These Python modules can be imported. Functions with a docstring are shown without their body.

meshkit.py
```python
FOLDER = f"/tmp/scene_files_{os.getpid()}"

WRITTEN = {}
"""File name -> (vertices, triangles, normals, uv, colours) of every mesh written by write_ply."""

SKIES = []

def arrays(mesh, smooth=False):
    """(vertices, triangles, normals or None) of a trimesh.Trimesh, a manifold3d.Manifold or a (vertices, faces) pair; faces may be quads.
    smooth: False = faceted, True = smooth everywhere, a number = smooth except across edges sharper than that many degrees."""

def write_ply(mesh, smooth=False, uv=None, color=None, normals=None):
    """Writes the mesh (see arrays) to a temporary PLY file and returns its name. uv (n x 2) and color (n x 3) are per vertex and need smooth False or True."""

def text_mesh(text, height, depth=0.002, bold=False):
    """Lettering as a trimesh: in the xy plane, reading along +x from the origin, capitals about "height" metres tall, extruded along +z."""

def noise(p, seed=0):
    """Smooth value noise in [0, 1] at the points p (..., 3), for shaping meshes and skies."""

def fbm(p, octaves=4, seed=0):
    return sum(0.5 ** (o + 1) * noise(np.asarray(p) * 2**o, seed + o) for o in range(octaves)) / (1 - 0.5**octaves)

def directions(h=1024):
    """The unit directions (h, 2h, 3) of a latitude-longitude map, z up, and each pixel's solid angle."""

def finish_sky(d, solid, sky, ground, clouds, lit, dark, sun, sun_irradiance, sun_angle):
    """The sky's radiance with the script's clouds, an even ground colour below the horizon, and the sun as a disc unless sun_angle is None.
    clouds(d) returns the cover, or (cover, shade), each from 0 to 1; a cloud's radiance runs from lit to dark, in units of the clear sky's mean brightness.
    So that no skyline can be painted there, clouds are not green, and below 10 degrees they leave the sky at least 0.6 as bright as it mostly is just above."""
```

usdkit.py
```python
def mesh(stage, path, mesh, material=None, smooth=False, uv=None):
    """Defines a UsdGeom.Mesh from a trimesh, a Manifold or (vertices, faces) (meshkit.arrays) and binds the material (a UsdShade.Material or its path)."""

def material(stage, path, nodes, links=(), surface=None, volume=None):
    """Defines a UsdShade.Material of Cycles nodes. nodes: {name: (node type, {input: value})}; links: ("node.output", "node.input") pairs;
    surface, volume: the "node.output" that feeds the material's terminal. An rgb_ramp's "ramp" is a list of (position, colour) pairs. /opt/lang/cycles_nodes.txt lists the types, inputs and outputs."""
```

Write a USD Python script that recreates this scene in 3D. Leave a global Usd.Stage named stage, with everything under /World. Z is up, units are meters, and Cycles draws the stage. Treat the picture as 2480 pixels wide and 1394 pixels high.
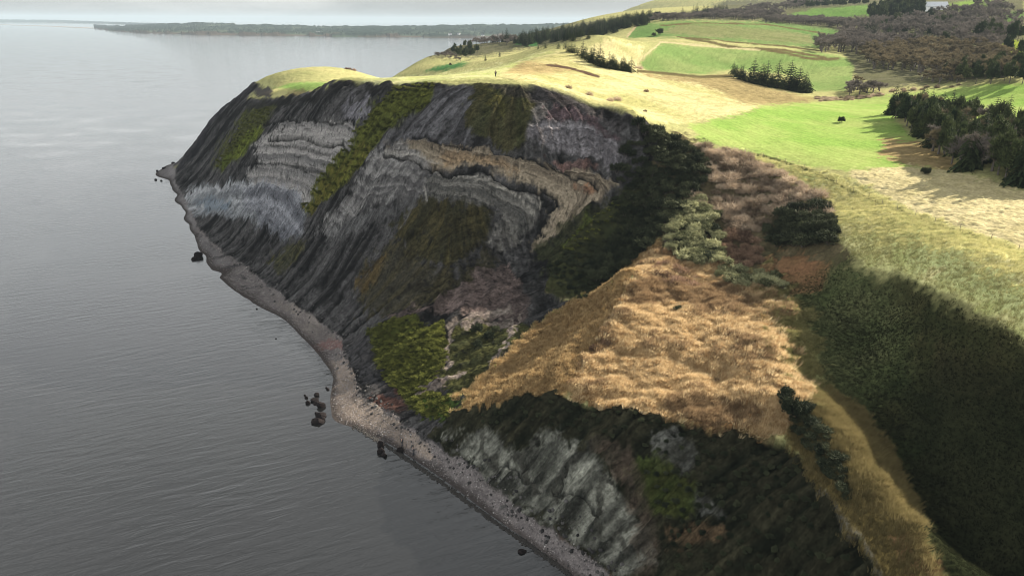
import math, random, numpy as np, trimesh, shapely, usdkit, meshkit
from scipy.interpolate import RBFInterpolator, RegularGridInterpolator
from scipy.ndimage import gaussian_filter, map_coordinates, zoom as ndzoom
from scipy.spatial import cKDTree
from pxr import Usd, UsdGeom, UsdLux, UsdShade, Gf, Sdf, Vt

stage = Usd.Stage.CreateInMemory()
UsdGeom.SetStageUpAxis(stage, UsdGeom.Tokens.z)
UsdGeom.SetStageMetersPerUnit(stage, 1.0)
world = UsdGeom.Xform.Define(stage, "/World")
stage.SetDefaultPrim(world.GetPrim())
UsdGeom.Scope.Define(stage, "/World/Looks")

# ---------------------------------------------------------------- camera, sky, sun, exposure
CAM = np.array([0.0, 0.0, 75.0])
FPX, CU, CV = 1771.0, 1240.0, 697.0
PITCH, ROLL = math.atan((CV - 50) / FPX), math.radians(0.3)
EXPOSURE = 1.5
SUN_AZ, SUN_EL = math.radians(61.0), math.radians(28.0)   # azimuth from +y towards +x
SUN_I, SKY_S = 1.25, 0.05

fw = np.array([0, math.cos(PITCH), -math.sin(PITCH)]); up0 = np.array([0, math.sin(PITCH), math.cos(PITCH)]); rt0 = np.array([1.0, 0, 0])
RT = rt0 * math.cos(ROLL) + up0 * math.sin(ROLL); UP = up0 * math.cos(ROLL) - rt0 * math.sin(ROLL)
cam = UsdGeom.Camera.Define(stage, "/World/camera")
m = Gf.Matrix4d(*RT, 0, *UP, 0, *(-fw), 0, *CAM, 1)
cam.AddTransformOp().Set(m)
cam.CreateHorizontalApertureAttr(36.0); cam.CreateVerticalApertureAttr(36.0 * 575 / 1024)
cam.CreateFocalLengthAttr(36.0 * FPX / 2480.0)
cam.CreateClippingRangeAttr(Gf.Vec2f(0.5, 200000))
cam.CreateExposureAttr(EXPOSURE)

def ray(u, v):
    d = fw + RT * ((u - CU) / FPX) + UP * ((CV - v) / FPX)
    return d
def at_z(u, v, z):
    d = ray(u, v); t = (z - CAM[2]) / d[2]
    return CAM + d * t
def at_y(u, v, y):
    d = ray(u, v); return CAM + d * (y / d[1])
def project(p):
    q = np.asarray(p) - CAM
    dep = q @ fw
    dep = np.where(np.abs(dep) < 1e-6, 1e-6, dep)
    return CU + FPX * (q @ RT) / dep, CV - FPX * (q @ UP) / dep, dep

sd = np.array([math.sin(SUN_AZ) * math.cos(SUN_EL), math.cos(SUN_AZ) * math.cos(SUN_EL), math.sin(SUN_EL)])
sun = UsdLux.DistantLight.Define(stage, "/World/sun")
sun.CreateIntensityAttr(SUN_I); sun.CreateAngleAttr(0.5); sun.CreateColorAttr(Gf.Vec3f(1.0, 0.92, 0.79)); sun.CreateNormalizeAttr(True)
zz = sd; xx = np.cross([0, 0, 1], zz); xx /= np.linalg.norm(xx); yy = np.cross(zz, xx)
sun.AddTransformOp().Set(Gf.Matrix4d(*xx, 0, *yy, 0, *zz, 0, 0, 0, 500, 1))

SKY = usdkit.material(stage, "/World/Looks/sky", {
    "tc": ("texture_coordinate", {}), "sx": ("separate_xyz", {}),
    "t": ("sky_texture", {"sky_type": "single_scattering", "sun_disc": False, "sun_elevation": SUN_EL, "sun_rotation": SUN_AZ}),
    "mp": ("mapping", {"scale": (1.0, 1.0, 7.0)}), "n": ("noise_texture", {"scale": 2.6, "detail": 6.0, "roughness": .55, "distortion": .4}),
    "cr": ("rgb_ramp", {"ramp": [(.30, (2.7, 2.78, 2.8)), (.45, (3.6, 3.7, 3.72)), (.55, (4.3, 4.38, 4.38)), (.72, (6.4, 6.4, 6.3))]}),
    "er": ("rgb_ramp", {"ramp": [(0, (.92, .92, .92)), (.05, (1, 1, 1)), (.12, (2.2, 2.2, 2.2)), (.28, (2.35, 2.35, 2.35)), (.55, (1.6, 1.6, 1.6)), (1, (1.45, 1.45, 1.45))]}),
    "mm": ("mix_color", {"blend_type": "multiply", "fac": 1.0, "use_clamp": False}),
    "mx": ("mix_color", {"fac": .9, "use_clamp": False}), "b": ("background_shader", {"strength": SKY_S})},
    [("tc.generated", "mp.vector"), ("mp.vector", "n.vector"), ("tc.generated", "sx.vector"), ("n.fac", "cr.fac"), ("sx.z", "er.fac"), ("cr.color", "mm.a"), ("er.color", "mm.b"),
     ("t.color", "mx.a"), ("mm.result", "mx.b"), ("mx.result", "b.color")], surface="b.background")
dome = UsdLux.DomeLight.Define(stage, "/World/sky"); UsdShade.MaterialBindingAPI.Apply(dome.GetPrim()).Bind(SKY)
dome.GetPrim().SetCustomDataByKey("kind", "structure")


# ---------------------------------------------------------------- terrain control points: picture place + height, or picture place + distance
P = []          # world control points
def Z(txt):
    for s in txt.split(","):
        u, v, z = map(float, s.split()); P.append(at_z(u, v, z))
def Y(txt):
    for s in txt.split(","):
        u, v, y = map(float, s.split()); P.append(at_y(u, v, y))
def W(txt):
    for s in txt.split(","):
        P.append(np.array(list(map(float, s.split()))))

SHORE = [(1390,1394),(1290,1318),(1180,1240),(1080,1165),(985,1100),(925,1065),(860,1036),(808,1015),(800,960),(808,920),(780,870),(730,815),(690,775),
         (620,738),(545,685),(500,635),(478,590),(457,540),(440,500),(418,455),(396,425),(390,410),(440,390),(478,366)]
SH_ = np.array(SHORE, float); sh_l = np.concatenate([[0], np.cumsum(np.hypot(*np.diff(SH_, axis=0).T))]); sh_t = np.linspace(0, sh_l[-1], 64)
from scipy.interpolate import PchipInterpolator
SH_ = np.stack([PchipInterpolator(sh_l, SH_[:, k])(sh_t) for k in (0, 1)], 1)
shore = [at_z(u, v, 0)[:2] for u, v in SH_]
shore = [np.array(p) for p in ((34, 0), (30, 15), (26, 35), (22, 52), (16, 70))] + shore + [np.array(p) for p in
        ((-172, 425), (-150, 480), (-140, 520), (-128, 600), (-112, 720), (-95, 850), (-70, 1000), (-55, 1250), (-20, 1500), (60, 1800), (150, 2300))]
shore = np.array(shore)
t = np.gradient(shore, axis=0); nrm = np.stack([-t[:, 1], t[:, 0]], 1); nrm /= np.linalg.norm(nrm, axis=1, keepdims=True)
SHORELINE = shore
for p, n in zip(shore, nrm):
    r = np.hypot(*p)
    k = max(1.0, r / 250)
    P.append(np.array([*p, 0.0])); P.append(np.array([*(p + n * 6 * k), -1.2])); P.append(np.array([*(p + n * 25 * k), -4.0]))
for p in ((-60, 30), (-60, 80), (-120, 150), (-200, 250), (-320, 380), (-350, 600), (-300, 900), (-250, 1400), (-200, 2300), (0, 30), (-500, 2300), (-500, 900), (-30, 20)):
    P.append(np.array([*p, -6.0]))
# foot of the cliffs
Z("1490 1394 2.2,1443 1360 2.2,1320 1274 2.2,1187 1162 2.2,1090 1095 2.2,1022 1060 2.2,958 1012 2.2,880 960 2.2,846 894 2.2,832 825 2.2,800 795 2.2,717 735 2.2,660 693 2,590 640 1.6,530 600 1.6,490 558 1.2,462 505 1.2,445 465 1.2,422 430 1.2")
W("40 0 2.2,36 20 2.2,31 38 2.2,27 55 2.2,21 71 2.2")
# crest of the front cliff
Z("600 250 41,640 250 43,685 247 45,760 230 50.5,800 206 54.5,832 190 56.5,888 188 57,905 214 55.5,950 206 57,1000 203 58,1050 200 58.8,1100 194 59.5,1150 190 60,1200 188 60,1250 192 59.5,1300 198 58.8,1350 210 57.8,1400 228 56.3,1450 249 54.8,1500 273 53,1550 294 51,1600 322 47.5,1660 352 44.8")
# far side of the headland, seen edge on
Y("614 204 372,600 216 378,560 247 385,530 268 388,508 292 390,484 345 393")
Z("620 232 41,700 215 47,740 205 49")
Y("905 196 255,905 206 300,905 216 345,1000 194 275,1000 206 320,1000 216 390,1080 190 300,1080 202 360,1200 174 330,1200 178 385,1000 196 226,950 198 228,1050 193 226,1100 188 226,950 192 250")
# hill on the next headland
Y("700 181 395,780 166 400,840 168 395,870 178 385,740 195 350")
W("-165 420 12,-150 440 10,-115 470 25,-70 480 35")
# second hill, tree hill, wooded ridge and the far skyline on the left
Y("962 184 505,1000 160 525,1050 134 545,1110 140 540,1085 162 480,1150 150 500,1085 118 700,1140 112 690,1190 106 720,1250 120 640,1240 95 850,1220 150 430,1310 128 500")
Y("1300 88 1250,1400 76 1400,1470 68 1500,1270 100 1000,1350 105 800")
Y("1400 100 620,1450 84 650,1500 72 640,1560 53 680,1650 49 760,1800 47 800,1700 30 960,1900 22 1050,2000 8 1200,2100 -5 1400,1800 20 1500,1600 40 1700")
# top of the bluff and the dry hill
Y("1000 186 245,1100 181 255,1180 172 268,1260 150 310,1345 126 345,1290 165 290,1430 140 372")
Z("1200 180 59.6,1300 185 59")
Y("1500 165 376,1545 178 372,1600 178 376,1690 186 376,1770 181 376,1860 208 360,1960 228 340,2080 238 325,2130 226 330,2250 213 335,2330 207 330,2480 196 315")
Y("1480 94 430,1560 112 445,1400 122 370,1545 160 415")
Y("1380 215 232,1500 235 240,1600 215 290,1700 225 280,1800 270 248,1700 300 218,1600 285 214,1750 195 345,1850 245 300,1950 255 290")
Y("1700 150 440,1900 180 420,1900 130 460,1800 110 500,1600 105 480,2000 220 360,2050 190 385")
Y("1640 85 560,1800 78 600,2000 120 520,2050 95 620,1950 60 740,1850 55 760,2050 45 850,2060 20 900")
Y("2150 180 390,2250 165 420,2400 180 360,2480 150 400,2300 100 560,2250 55 720,2250 22 800,2400 20 780,2480 40 680,2480 100 500,2480 5 900,2350 5 950")
Z("1700 330 46,1750 360 44,1850 330 44.4,2000 300 43.6,2100 260 43.6,2000 400 42,2160 290 44.4,2250 370 43.2,2310 410 42.8,2480 455 42.6,2300 240 45.5,2480 300 46.5,2400 400 44.6")
Z("1810 370 43,2000 430 40.6,2200 520 40,2480 610 40.4,2200 440 41.6,2350 500 41.6")
W("130 90 44,180 160 47,260 260 52,400 400 62,600 600 78,110 50 43,100 20 43,300 120 50,900 900 100,700 1500 110,300 2300 90")
# rim of the dark hollow
Z("2020 600 33.6,2100 648 33.8,2180 655 35,2300 712 36,2400 758 36.8,2480 802 37.4,2250 640 37.6,2400 690 39,1960 560 34,2000 500 36.6")
W("74 70 39,80 45 40,84 15 40,92 65 42,98 35 43")
# hollow
Z("1990 690 28.4,2000 760 26.6,2020 830 25,2060 900 23.4,2120 1000 21.6,2200 1130 20,2280 1260 19,2360 1394 18.4")
W("52 45 18.2,57 25 18,60 5 18")
Z("2150 760 28.8,2300 900 29,2450 1050 28,2200 900 26,2330 1050 24.8,2450 1200 24,2480 1350 22.4")
# near spur
Z("1935 950 24.6,2000 985 25.2,2060 1060 25.4,2130 1160 25.6,2200 1260 25.8,2290 1394 26")
W("41 42 26,43 20 26,45 0 26")
# edge of the low cliff
Z("1080 1022 5.6,1140 1004 8,1200 986 10.5,1280 972 13.2,1350 965 15.4,1400 975 16,1450 992 16.4,1540 1012 17.2,1620 1022 18.2,1750 1042 19.6,1880 1064 21.2,1950 1120 21.8,1990 1190 21.6,2060 1290 21.3,2120 1394 21")
W("36 45 21,37.5 25 21,41 3 21")
# golden bowl
Z("1440 930 17,1550 930 18.6,1650 940 19.6,1750 950 20.8,1850 950 22.6,1550 850 20,1650 830 21.4,1750 830 22.6,1850 850 24,1600 700 24,1700 720 23.6,1800 740 24.4,1900 800 25,1650 610 26.6,1750 640 25.8,1850 620 27.5,1690 480 34.6,1850 540 31.8,1780 480 34.8,1900 420 40,1720 395 41.4")
# golden spur: ridge, flank, and the gully on its left
Z("1530 650 26.6,1490 740 22.4,1440 830 19.4,1395 910 17.2,1592 572 28.6")
Z("1300 850 12.6,1400 770 16.6,1230 920 10.6")
Z("1480 690 19.8,1400 735 16.6,1300 772 13,1240 820 11,1180 880 9,1120 955 7,1560 590 26")
# on the big cliff
Z("1560 420 39,1480 560 26,1600 480 34.4,1380 640 20.5,1300 560 25.3,1350 720 15.6,1200 620 20.5,1250 700 15.6,1100 720 14,1050 850 8,950 900 4.5,1000 960 3.8,1150 790 11,900 790 7,1000 650 18,1300 380 43,1100 400 41,1200 300 50.6,1300 290 51.6")
P = np.array(P)

# log-polar map round the foot of the camera: small steps near, large steps far
TH0, TH1 = math.radians(-41), math.radians(52)
R0, R1 = 22.0, 2600.0
cth, crh = np.arctan2(P[:, 0], P[:, 1]), np.log(np.hypot(P[:, 0], P[:, 1]))
sel = (crh > math.log(14))
rbf = RBFInterpolator(np.stack([cth, crh], 1)[sel], P[sel, 2], kernel="thin_plate_spline", smoothing=2e-5, degree=1)
gth = np.linspace(TH0, TH1, 260); grh = np.linspace(math.log(R0), math.log(R1), 520)
A, B = np.meshgrid(gth, grh, indexing="ij")
base = rbf(np.stack([A.ravel(), B.ravel()], 1)).reshape(A.shape)
base_f = RegularGridInterpolator((gth, grh), base, method="cubic", bounds_error=False, fill_value=None)

# ---------------------------------------------------------------- helpers
def put_mesh(path, v, f, mat=None, n=None, prim=None):
    m = UsdGeom.Mesh.Define(stage, path)
    m.CreatePointsAttr(Vt.Vec3fArray.FromNumpy(np.ascontiguousarray(v, np.float32)))
    f = np.ascontiguousarray(f, np.int32)
    m.CreateFaceVertexCountsAttr(Vt.IntArray.FromNumpy(np.full(len(f), f.shape[1], np.int32)))
    m.CreateFaceVertexIndicesAttr(Vt.IntArray.FromNumpy(f.ravel()))
    m.CreateSubdivisionSchemeAttr("none")
    if n is not None:
        m.CreateNormalsAttr(Vt.Vec3fArray.FromNumpy(np.ascontiguousarray(n, np.float32))); m.SetNormalsInterpolation("vertex")
    for k, a in (prim or {}).items():
        UsdGeom.PrimvarsAPI(m).CreatePrimvar(k, Sdf.ValueTypeNames.Color3fArray, "vertex").Set(Vt.Vec3fArray.FromNumpy(np.ascontiguousarray(a, np.float32)))
    if mat is not None:
        UsdShade.MaterialBindingAPI.Apply(m.GetPrim()).Bind(mat)
    return m
def tag(p, label=None, cat=None, group=None, kind=None):
    p = p.GetPrim() if hasattr(p, "GetPrim") else p
    for k, x in (("label", label), ("category", cat), ("group", group), ("kind", kind)):
        if x: p.SetCustomDataByKey(k, x)
    return p
USED = {}
def numbered(name, parent="/World"):
    k = (parent, name); USED[k] = USED.get(k, -1) + 1
    return f"{parent}/{name}" + (f"_{USED[k]:03d}" if USED[k] else "")
def material(name, nodes, links, surface="p.BSDF", volume=None):
    return usdkit.material(stage, "/World/Looks/" + name, nodes, links, surface=surface, volume=volume)
def sstep(a, b, x):
    t = np.clip((x - a) / (b - a), 0, 1); return t * t * (3 - 2 * t)
def pts(s):
    return np.array([list(map(float, q.split())) for q in s.split(",")])

# ---------------------------------------------------------------- terrain surface with its relief
th = np.concatenate([np.radians(np.linspace(-29.5, 42.2, 950)), np.radians(np.linspace(42.8, 52, 16))])
def rows(a, b, d): return np.arange(math.log(a), math.log(b), d)
rh = np.concatenate([rows(23, 42, .01), rows(42, 88, .003), rows(88, 140, .0019), rows(140, 235, .0014), rows(235, 430, .0028), rows(430, 2550, .0075)])
T, R = np.meshgrid(th, rh, indexing="ij")
NT, NR = T.shape
z0 = base_f(np.stack([T.ravel(), R.ravel()], 1)).reshape(T.shape)
rad = np.exp(R); X = rad * np.sin(T); Yy = rad * np.cos(T)
shore_poly = shapely.Polygon(np.vstack([SHORELINE, [[3000, 2600], [3000, -50]]])).buffer(0)
fs_ = (rad > 480) & (z0 > -3); q_ = np.zeros(z0.shape, bool); q_[fs_] = ~shapely.contains_xy(shore_poly.buffer(6), X[fs_], Yy[fs_]); z0[q_] = -3.0
dzr = np.gradient(z0, rh, axis=1) / rad; dzt = np.gradient(z0, th, axis=0) / rad
slope = np.hypot(dzr, dzt)
horizon = np.maximum.accumulate((z0 - CAM[2]) / rad, 1)
vis = ((z0 - CAM[2]) / rad) > horizon - 0.0025
land = z0 > -1.6
L = np.nonzero(land.ravel())[0]
lx, ly, lz, lsl, lvis, lr = (a.ravel()[L] for a in (X, Yy, z0, slope, vis, rad))
lp = np.stack([lx, ly, lz], 1)

# streaks that run down the slope: noise smeared along the fall line
gx0, gx1, gy0, gy1, gs = -215.0, 135.0, 10.0, 450.0, 0.5
GX, GY = np.meshgrid(np.arange(gx0, gx1, gs), np.arange(gy0, gy1, gs), indexing="ij")
gz = base_f(np.stack([np.clip(np.arctan2(GX, GY), TH0, TH1).ravel(), np.clip(np.log(np.hypot(GX, GY)), math.log(R0), math.log(R1)).ravel()], 1)).reshape(GX.shape)
gz = gaussian_filter(gz, 3)
g0, g1 = np.gradient(gz, gs); g1 = g1 * .4; gn = np.hypot(g0, g1) + 1e-6
def lic(noise, steps, st):
    out = np.zeros_like(noise); wsum = 0
    for sg in (1, -1):
        ix, iy = np.meshgrid(np.arange(noise.shape[0], dtype=float), np.arange(noise.shape[1], dtype=float), indexing="ij")
        for k in range(steps):
            w = 1 - k / steps
            out += w * map_coordinates(noise, [ix, iy], order=1, mode="nearest"); wsum += w
            a = map_coordinates(g0 / gn, [ix, iy], order=1, mode="nearest"); b = map_coordinates(g1 / gn, [ix, iy], order=1, mode="nearest")
            ix += sg * st * a; iy += sg * st * b
    out /= wsum
    return (out - out.mean()) / out.std()
rg = np.random.default_rng(5)
wn = rg.normal(size=GX.shape)
lic_f = lic(gaussian_filter(wn, 0.6), 16, 1.0)
lic_c = lic(gaussian_filter(rg.normal(size=GX.shape), 2.6), 22, 2.2)
def gsamp(a, x, y, order=1):
    return map_coordinates(a, [(x - gx0) / gs, (y - gy0) / gs], order=order, mode="nearest")
sf, sc = gsamp(lic_f, lx, ly), gsamp(lic_c, lx, ly)

def fb(scale, octaves=4, seed=0, p=None, stretch=(1, 1, 1)):
    p = lp if p is None else p
    return meshkit.fbm(p * np.asarray(stretch) / scale + 37.7, octaves, seed) - 0.5
n40, n12, n4, n15, n05 = fb(40, 3, 1), fb(12, 3, 2), fb(4, 4, 3), fb(1.5, 3, 4), fb(0.5, 2, 5)

# ---------------------------------------------------------------- land cover: outlines read off the photograph, laid on the ground they show
pu, pv, _ = project(lp)
near = np.clip(150.0 / lr, 0.35, 1.3)
WU = pu + near * (n4 * 44 + n15 * 26 + n05 * 10); WV = pv + near * (fb(4, 4, 13) * 26 + fb(1.5, 3, 14) * 16)
VU, VV = WU[lvis], WV[lvis]
tree_vis = cKDTree(np.stack([np.arctan2(lx, ly), np.log(lr)], 1)[lvis])
hid = np.nonzero(~lvis)[0]; VISIDX = np.nonzero(lvis)[0]
_, hid_src = tree_vis.query(np.stack([np.arctan2(lx, ly), np.log(lr)], 1)[hid])
def spread(w):
    out = np.zeros(len(lx)); out[lvis] = w; out[hid] = w[hid_src]; return out
NV = (n15 * 1.7 + n05 * 1.0 + n4 * 1.1)[lvis]
def area(txt, soft=10, rag=2.0):
    q = pts(txt); poly = shapely.Polygon(q).buffer(0); m = soft * (1 + rag * 1.2) + 4
    x0, y0, x1, y1 = poly.bounds
    s = np.nonzero((VU > x0 - m) & (VU < x1 + m) & (VV > y0 - m) & (VV < y1 + m))[0]
    w = np.zeros(len(VU))
    if len(s):
        shapely.prepare(poly); g = shapely.points(VU[s], VV[s]); ins = shapely.contains(poly, g)
        dd = shapely.distance(poly.exterior, g); dd = np.where(ins, dd, -dd) + NV[s] * soft * rag
        w[s] = sstep(-soft * .7, soft * .7, dd)
    return spread(w)
def line(txt, width, jit=1.0):
    q = shapely.LineString(pts(txt)); m = width * 2 + 2
    x0, y0, x1, y1 = q.bounds
    uu = pu[lvis] * (1 - jit) + VU * jit; vv = pv[lvis] * (1 - jit) + VV * jit
    s = np.nonzero((uu > x0 - m) & (uu < x1 + m) & (vv > y0 - m) & (vv < y1 + m))[0]
    w = np.zeros(len(VU))
    if len(s):
        w[s] = 1 - sstep(width * .5, width * 1.2, shapely.distance(q, shapely.points(uu[s], vv[s])))
    return spread(w)

COL = np.empty((len(lx), 3)); COL[:] = (.27, .26, .115)
COL += (n12[:, None] * (.10, .06, .04))
REG = np.zeros(len(lx), np.int16)            # which piece of the ground a point belongs to
REGIONS = ["hills"]
rock = np.zeros(len(lx)); rough = np.full(len(lx), .25); gold = np.zeros(len(lx)); hollow_w = np.zeros(len(lx)); smooth_rock = np.zeros(len(lx))
def mixc(w, c, c2=None, n=None):
    global COL
    c = np.asarray(c, float)
    cc = c if c2 is None else c + (np.asarray(c2, float) - c) * np.clip(.5 + (n4 * 2.2 if n is None else n), 0, 1)[:, None]
    COL = COL * (1 - w[:, None]) + cc * w[:, None]
def region(w, name):
    if name not in REGIONS: REGIONS.append(name)
    REG[w > .5] = REGIONS.index(name)
LABELS = {"hills": "rolling dry grass upland behind the cliff top"}

# --- upland, far to near
far_dark = area("1040 140,1100 90,1250 70,1480 45,1700 25,1760 0,2480 -40,2480 120,2440 190,2130 215,2060 180,2040 120,1960 100,1860 55,1560 48,1400 98,1240 125,1150 140", 6)
mixc(far_dark, (.105, .10, .062), (.08, .08, .04))
def field(txt, c, c2, label, soft=4, grain=0.0):
    w = area(txt, soft * 1.6, .9); mixc(w, c, c2, n12 * 2.2 + n40 * 2 + n4 * .6); rough[:] = rough * (1 - w) + .04 * w
    nm = "field" + (f"_{field.k:03d}" if field.k else ""); field.k += 1
    region(w, nm); LABELS[nm] = label
field.k = 0
DRY = "1200 184,1260 148,1345 124,1420 118,1480 94,1545 110,1560 112,1545 160,1580 178,1700 186,1780 182,1860 210,1990 238,1840 258,1810 270,1670 300,1560 292,1500 272,1400 226,1300 196"
w = area(DRY, 6); mixc(w, (.40, .355, .18), (.27, .255, .105), n12 * 2.0 + n4 + n40 * 2.5)
w = area("1552 178,1700 186,1770 182,1860 212,1960 236,1985 245,1900 258,1800 250,1700 205,1600 190", 6); mixc(w, (.17, .135, .065), (.24, .19, .09)); rough += w * .2
mixc(area("1205 172,1260 148,1300 150,1380 160,1400 172,1330 178,1270 180", 8), (.20, .155, .07), (.32, .25, .12))
mixc(area("880 190,1000 184,1100 178,1205 160,1300 130,1340 124,1260 150,1230 170,1200 186,1150 188,1050 198,900 212", 5), (.28, .31, .11), (.38, .36, .19), n4 * 2.5)
field("1548 158,1600 104,1700 112,1830 118,1980 126,2050 140,2068 160,2062 200,2046 222,1965 218,1950 190,1900 182,1780 168,1700 180,1590 176", (.13, .195, .06), (.18, .225, .08), "bright green sown field behind the two conifer rows", 4)
field("1520 92,1545 58,1640 50,1850 53,1980 66,2040 74,2000 92,1990 118,1860 108,1760 100,1620 92", (.085, .145, .045), (.115, .165, .058), "darker green field below the wooded skyline", 4)
field("1592 78,1650 60,1720 60,1850 70,1960 84,1975 108,1900 104,1800 94,1700 90", (.15, .155, .07), (.12, .135, .055), "olive pasture ringed by low banks on the far hillside", 4)
field("1888 42,1960 24,2100 12,2108 38,2020 42", (.09, .165, .04), (.11, .18, .05), "small green field high on the hill left of the white barn", 3)
field("2300 10,2380 -4,2440 4,2400 16,2310 26", (.12, .19, .04), (.14, .2, .05), "pale green field beside the white barn", 3)
field("2420 96,2480 98,2480 140,2440 136,2428 118", (.17, .21, .03), (.19, .22, .04), "yellow-green field at the right edge behind the brown wood", 3)
field("2428 32,2480 26,2480 50,2440 52", (.07, .12, .03), (.08, .13, .04), "dark green field at the right edge above the wood", 3)
field("1022 174,1060 160,1110 152,1140 152,1100 166,1060 174", (.045, .12, .04), (.06, .14, .045), "dark green field on the second headland", 3)
field("1246 108,1252 98,1310 96,1300 112", (.06, .16, .05), (.07, .17, .05), "small green field among the conifers on the second headland", 2)
field("668 214,700 201,760 198,800 200,770 214,740 222", (.14, .22, .06), (.17, .24, .07), "narrow green field at the top of the far headland", 3)
field("1668 305,1720 292,1810 272,1840 258,1990 246,2100 240,2250 216,2400 204,2480 202,2600 200,2600 330,2480 305,2380 300,2300 262,2160 286,2250 366,2320 412,2200 404,2060 412,1990 406,1880 386,1780 364,1700 342",
      (.165, .255, .058), (.235, .285, .088), "broad sunlit green field between the cliff top and the dark copse", 5)
mixc(area('612 207,650 210,662 222,655 236,615 232', 4), (.05, .045, .04)); mixc(area('700 222,735 214,745 222,715 236,690 236', 4) * .7, (.12, .09, .05))
mixc(area("2140 335,2240 345,2330 400,2330 420,2200 402,2130 380", 8), (.24, .18, .09), (.17, .13, .06))
for s, wd in (("1545 172,1700 187,1770 184", 4), ("1660 92,1800 118,1900 122,2000 140", 3), ("1640 90,1760 100,1900 112,1990 124", 2.2), ("1600 62,1700 56,1860 60,2000 82", 2), ("1830 118,1900 128,1960 142,2030 142", 3.5)):
    mixc(line(s, wd, .3), (.09, .075, .035))
mixc(line("1520 88,1545 58", 3, .3), (.33, .27, .15)); mixc(line("1545 150,1600 102,1840 122", 2.5, .3), (.34, .30, .16))
mixc(line("1325 158,1380 165,1450 186", 3.5, .4), (.07, .045, .03))
w = area("2060 412,2200 404,2330 420,2600 500,2600 648,2480 600,2300 545,2180 500,2080 440", 8); mixc(w, (.43, .37, .21), (.30, .26, .135), n15 * 2.4 + n12); rough += w * .25
STRIP = "1760 362,1880 388,2000 424,2090 450,2180 502,2300 548,2480 604,2620 655,2620 884,2480 812,2300 716,2180 662,2090 640,2010 560,1930 470,1830 405"
w = area(STRIP, 10); mixc(w, (.52, .47, .235), (.35, .365, .14), n4 * 2.2 + n12 * 1.5); rough += w * .3; strip_w = w
mixc(area("2200 560,2330 620,2480 690,2480 760,2380 720,2230 640", 25) * .8, (.30, .35, .14), (.42, .43, .20))
TRACK = "1790 366,1880 386,1960 412,2060 462,2160 505,2260 540,2370 572,2480 612"
mixc(line(TRACK, 4.2, .35), (.075, .08, .03))
# --- scrub slope, bowl, hollow
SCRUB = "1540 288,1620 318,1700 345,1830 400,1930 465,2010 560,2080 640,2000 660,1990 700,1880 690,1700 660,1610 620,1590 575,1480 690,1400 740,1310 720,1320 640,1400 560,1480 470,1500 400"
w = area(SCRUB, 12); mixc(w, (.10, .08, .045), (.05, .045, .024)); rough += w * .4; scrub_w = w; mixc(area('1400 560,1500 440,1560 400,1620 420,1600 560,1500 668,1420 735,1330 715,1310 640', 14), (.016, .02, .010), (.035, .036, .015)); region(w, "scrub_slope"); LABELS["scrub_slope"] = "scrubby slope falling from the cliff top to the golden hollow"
BOWL = "1580 600,1640 640,1760 660,1870 690,1930 760,1960 860,1975 950,1930 985,1890 1050,1850 1062,1750 1043,1620 1023,1540 1013,1450 993,1360 966,1390 920,1445 830,1495 745,1530 655"
w = area(BOWL, 24, 1.5); tone = np.clip(.36 + n12 * 1.7 + n4 * 1.5 + n15 * 1.2, 0, 1); mixc(w, (.66, .49, .25), (.28, .145, .05), tone - .5); gold = np.maximum(gold, w); region(w, "grass_bowl"); LABELS["grass_bowl"] = "sunlit bowl of bleached golden grass above the low bluff"
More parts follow.
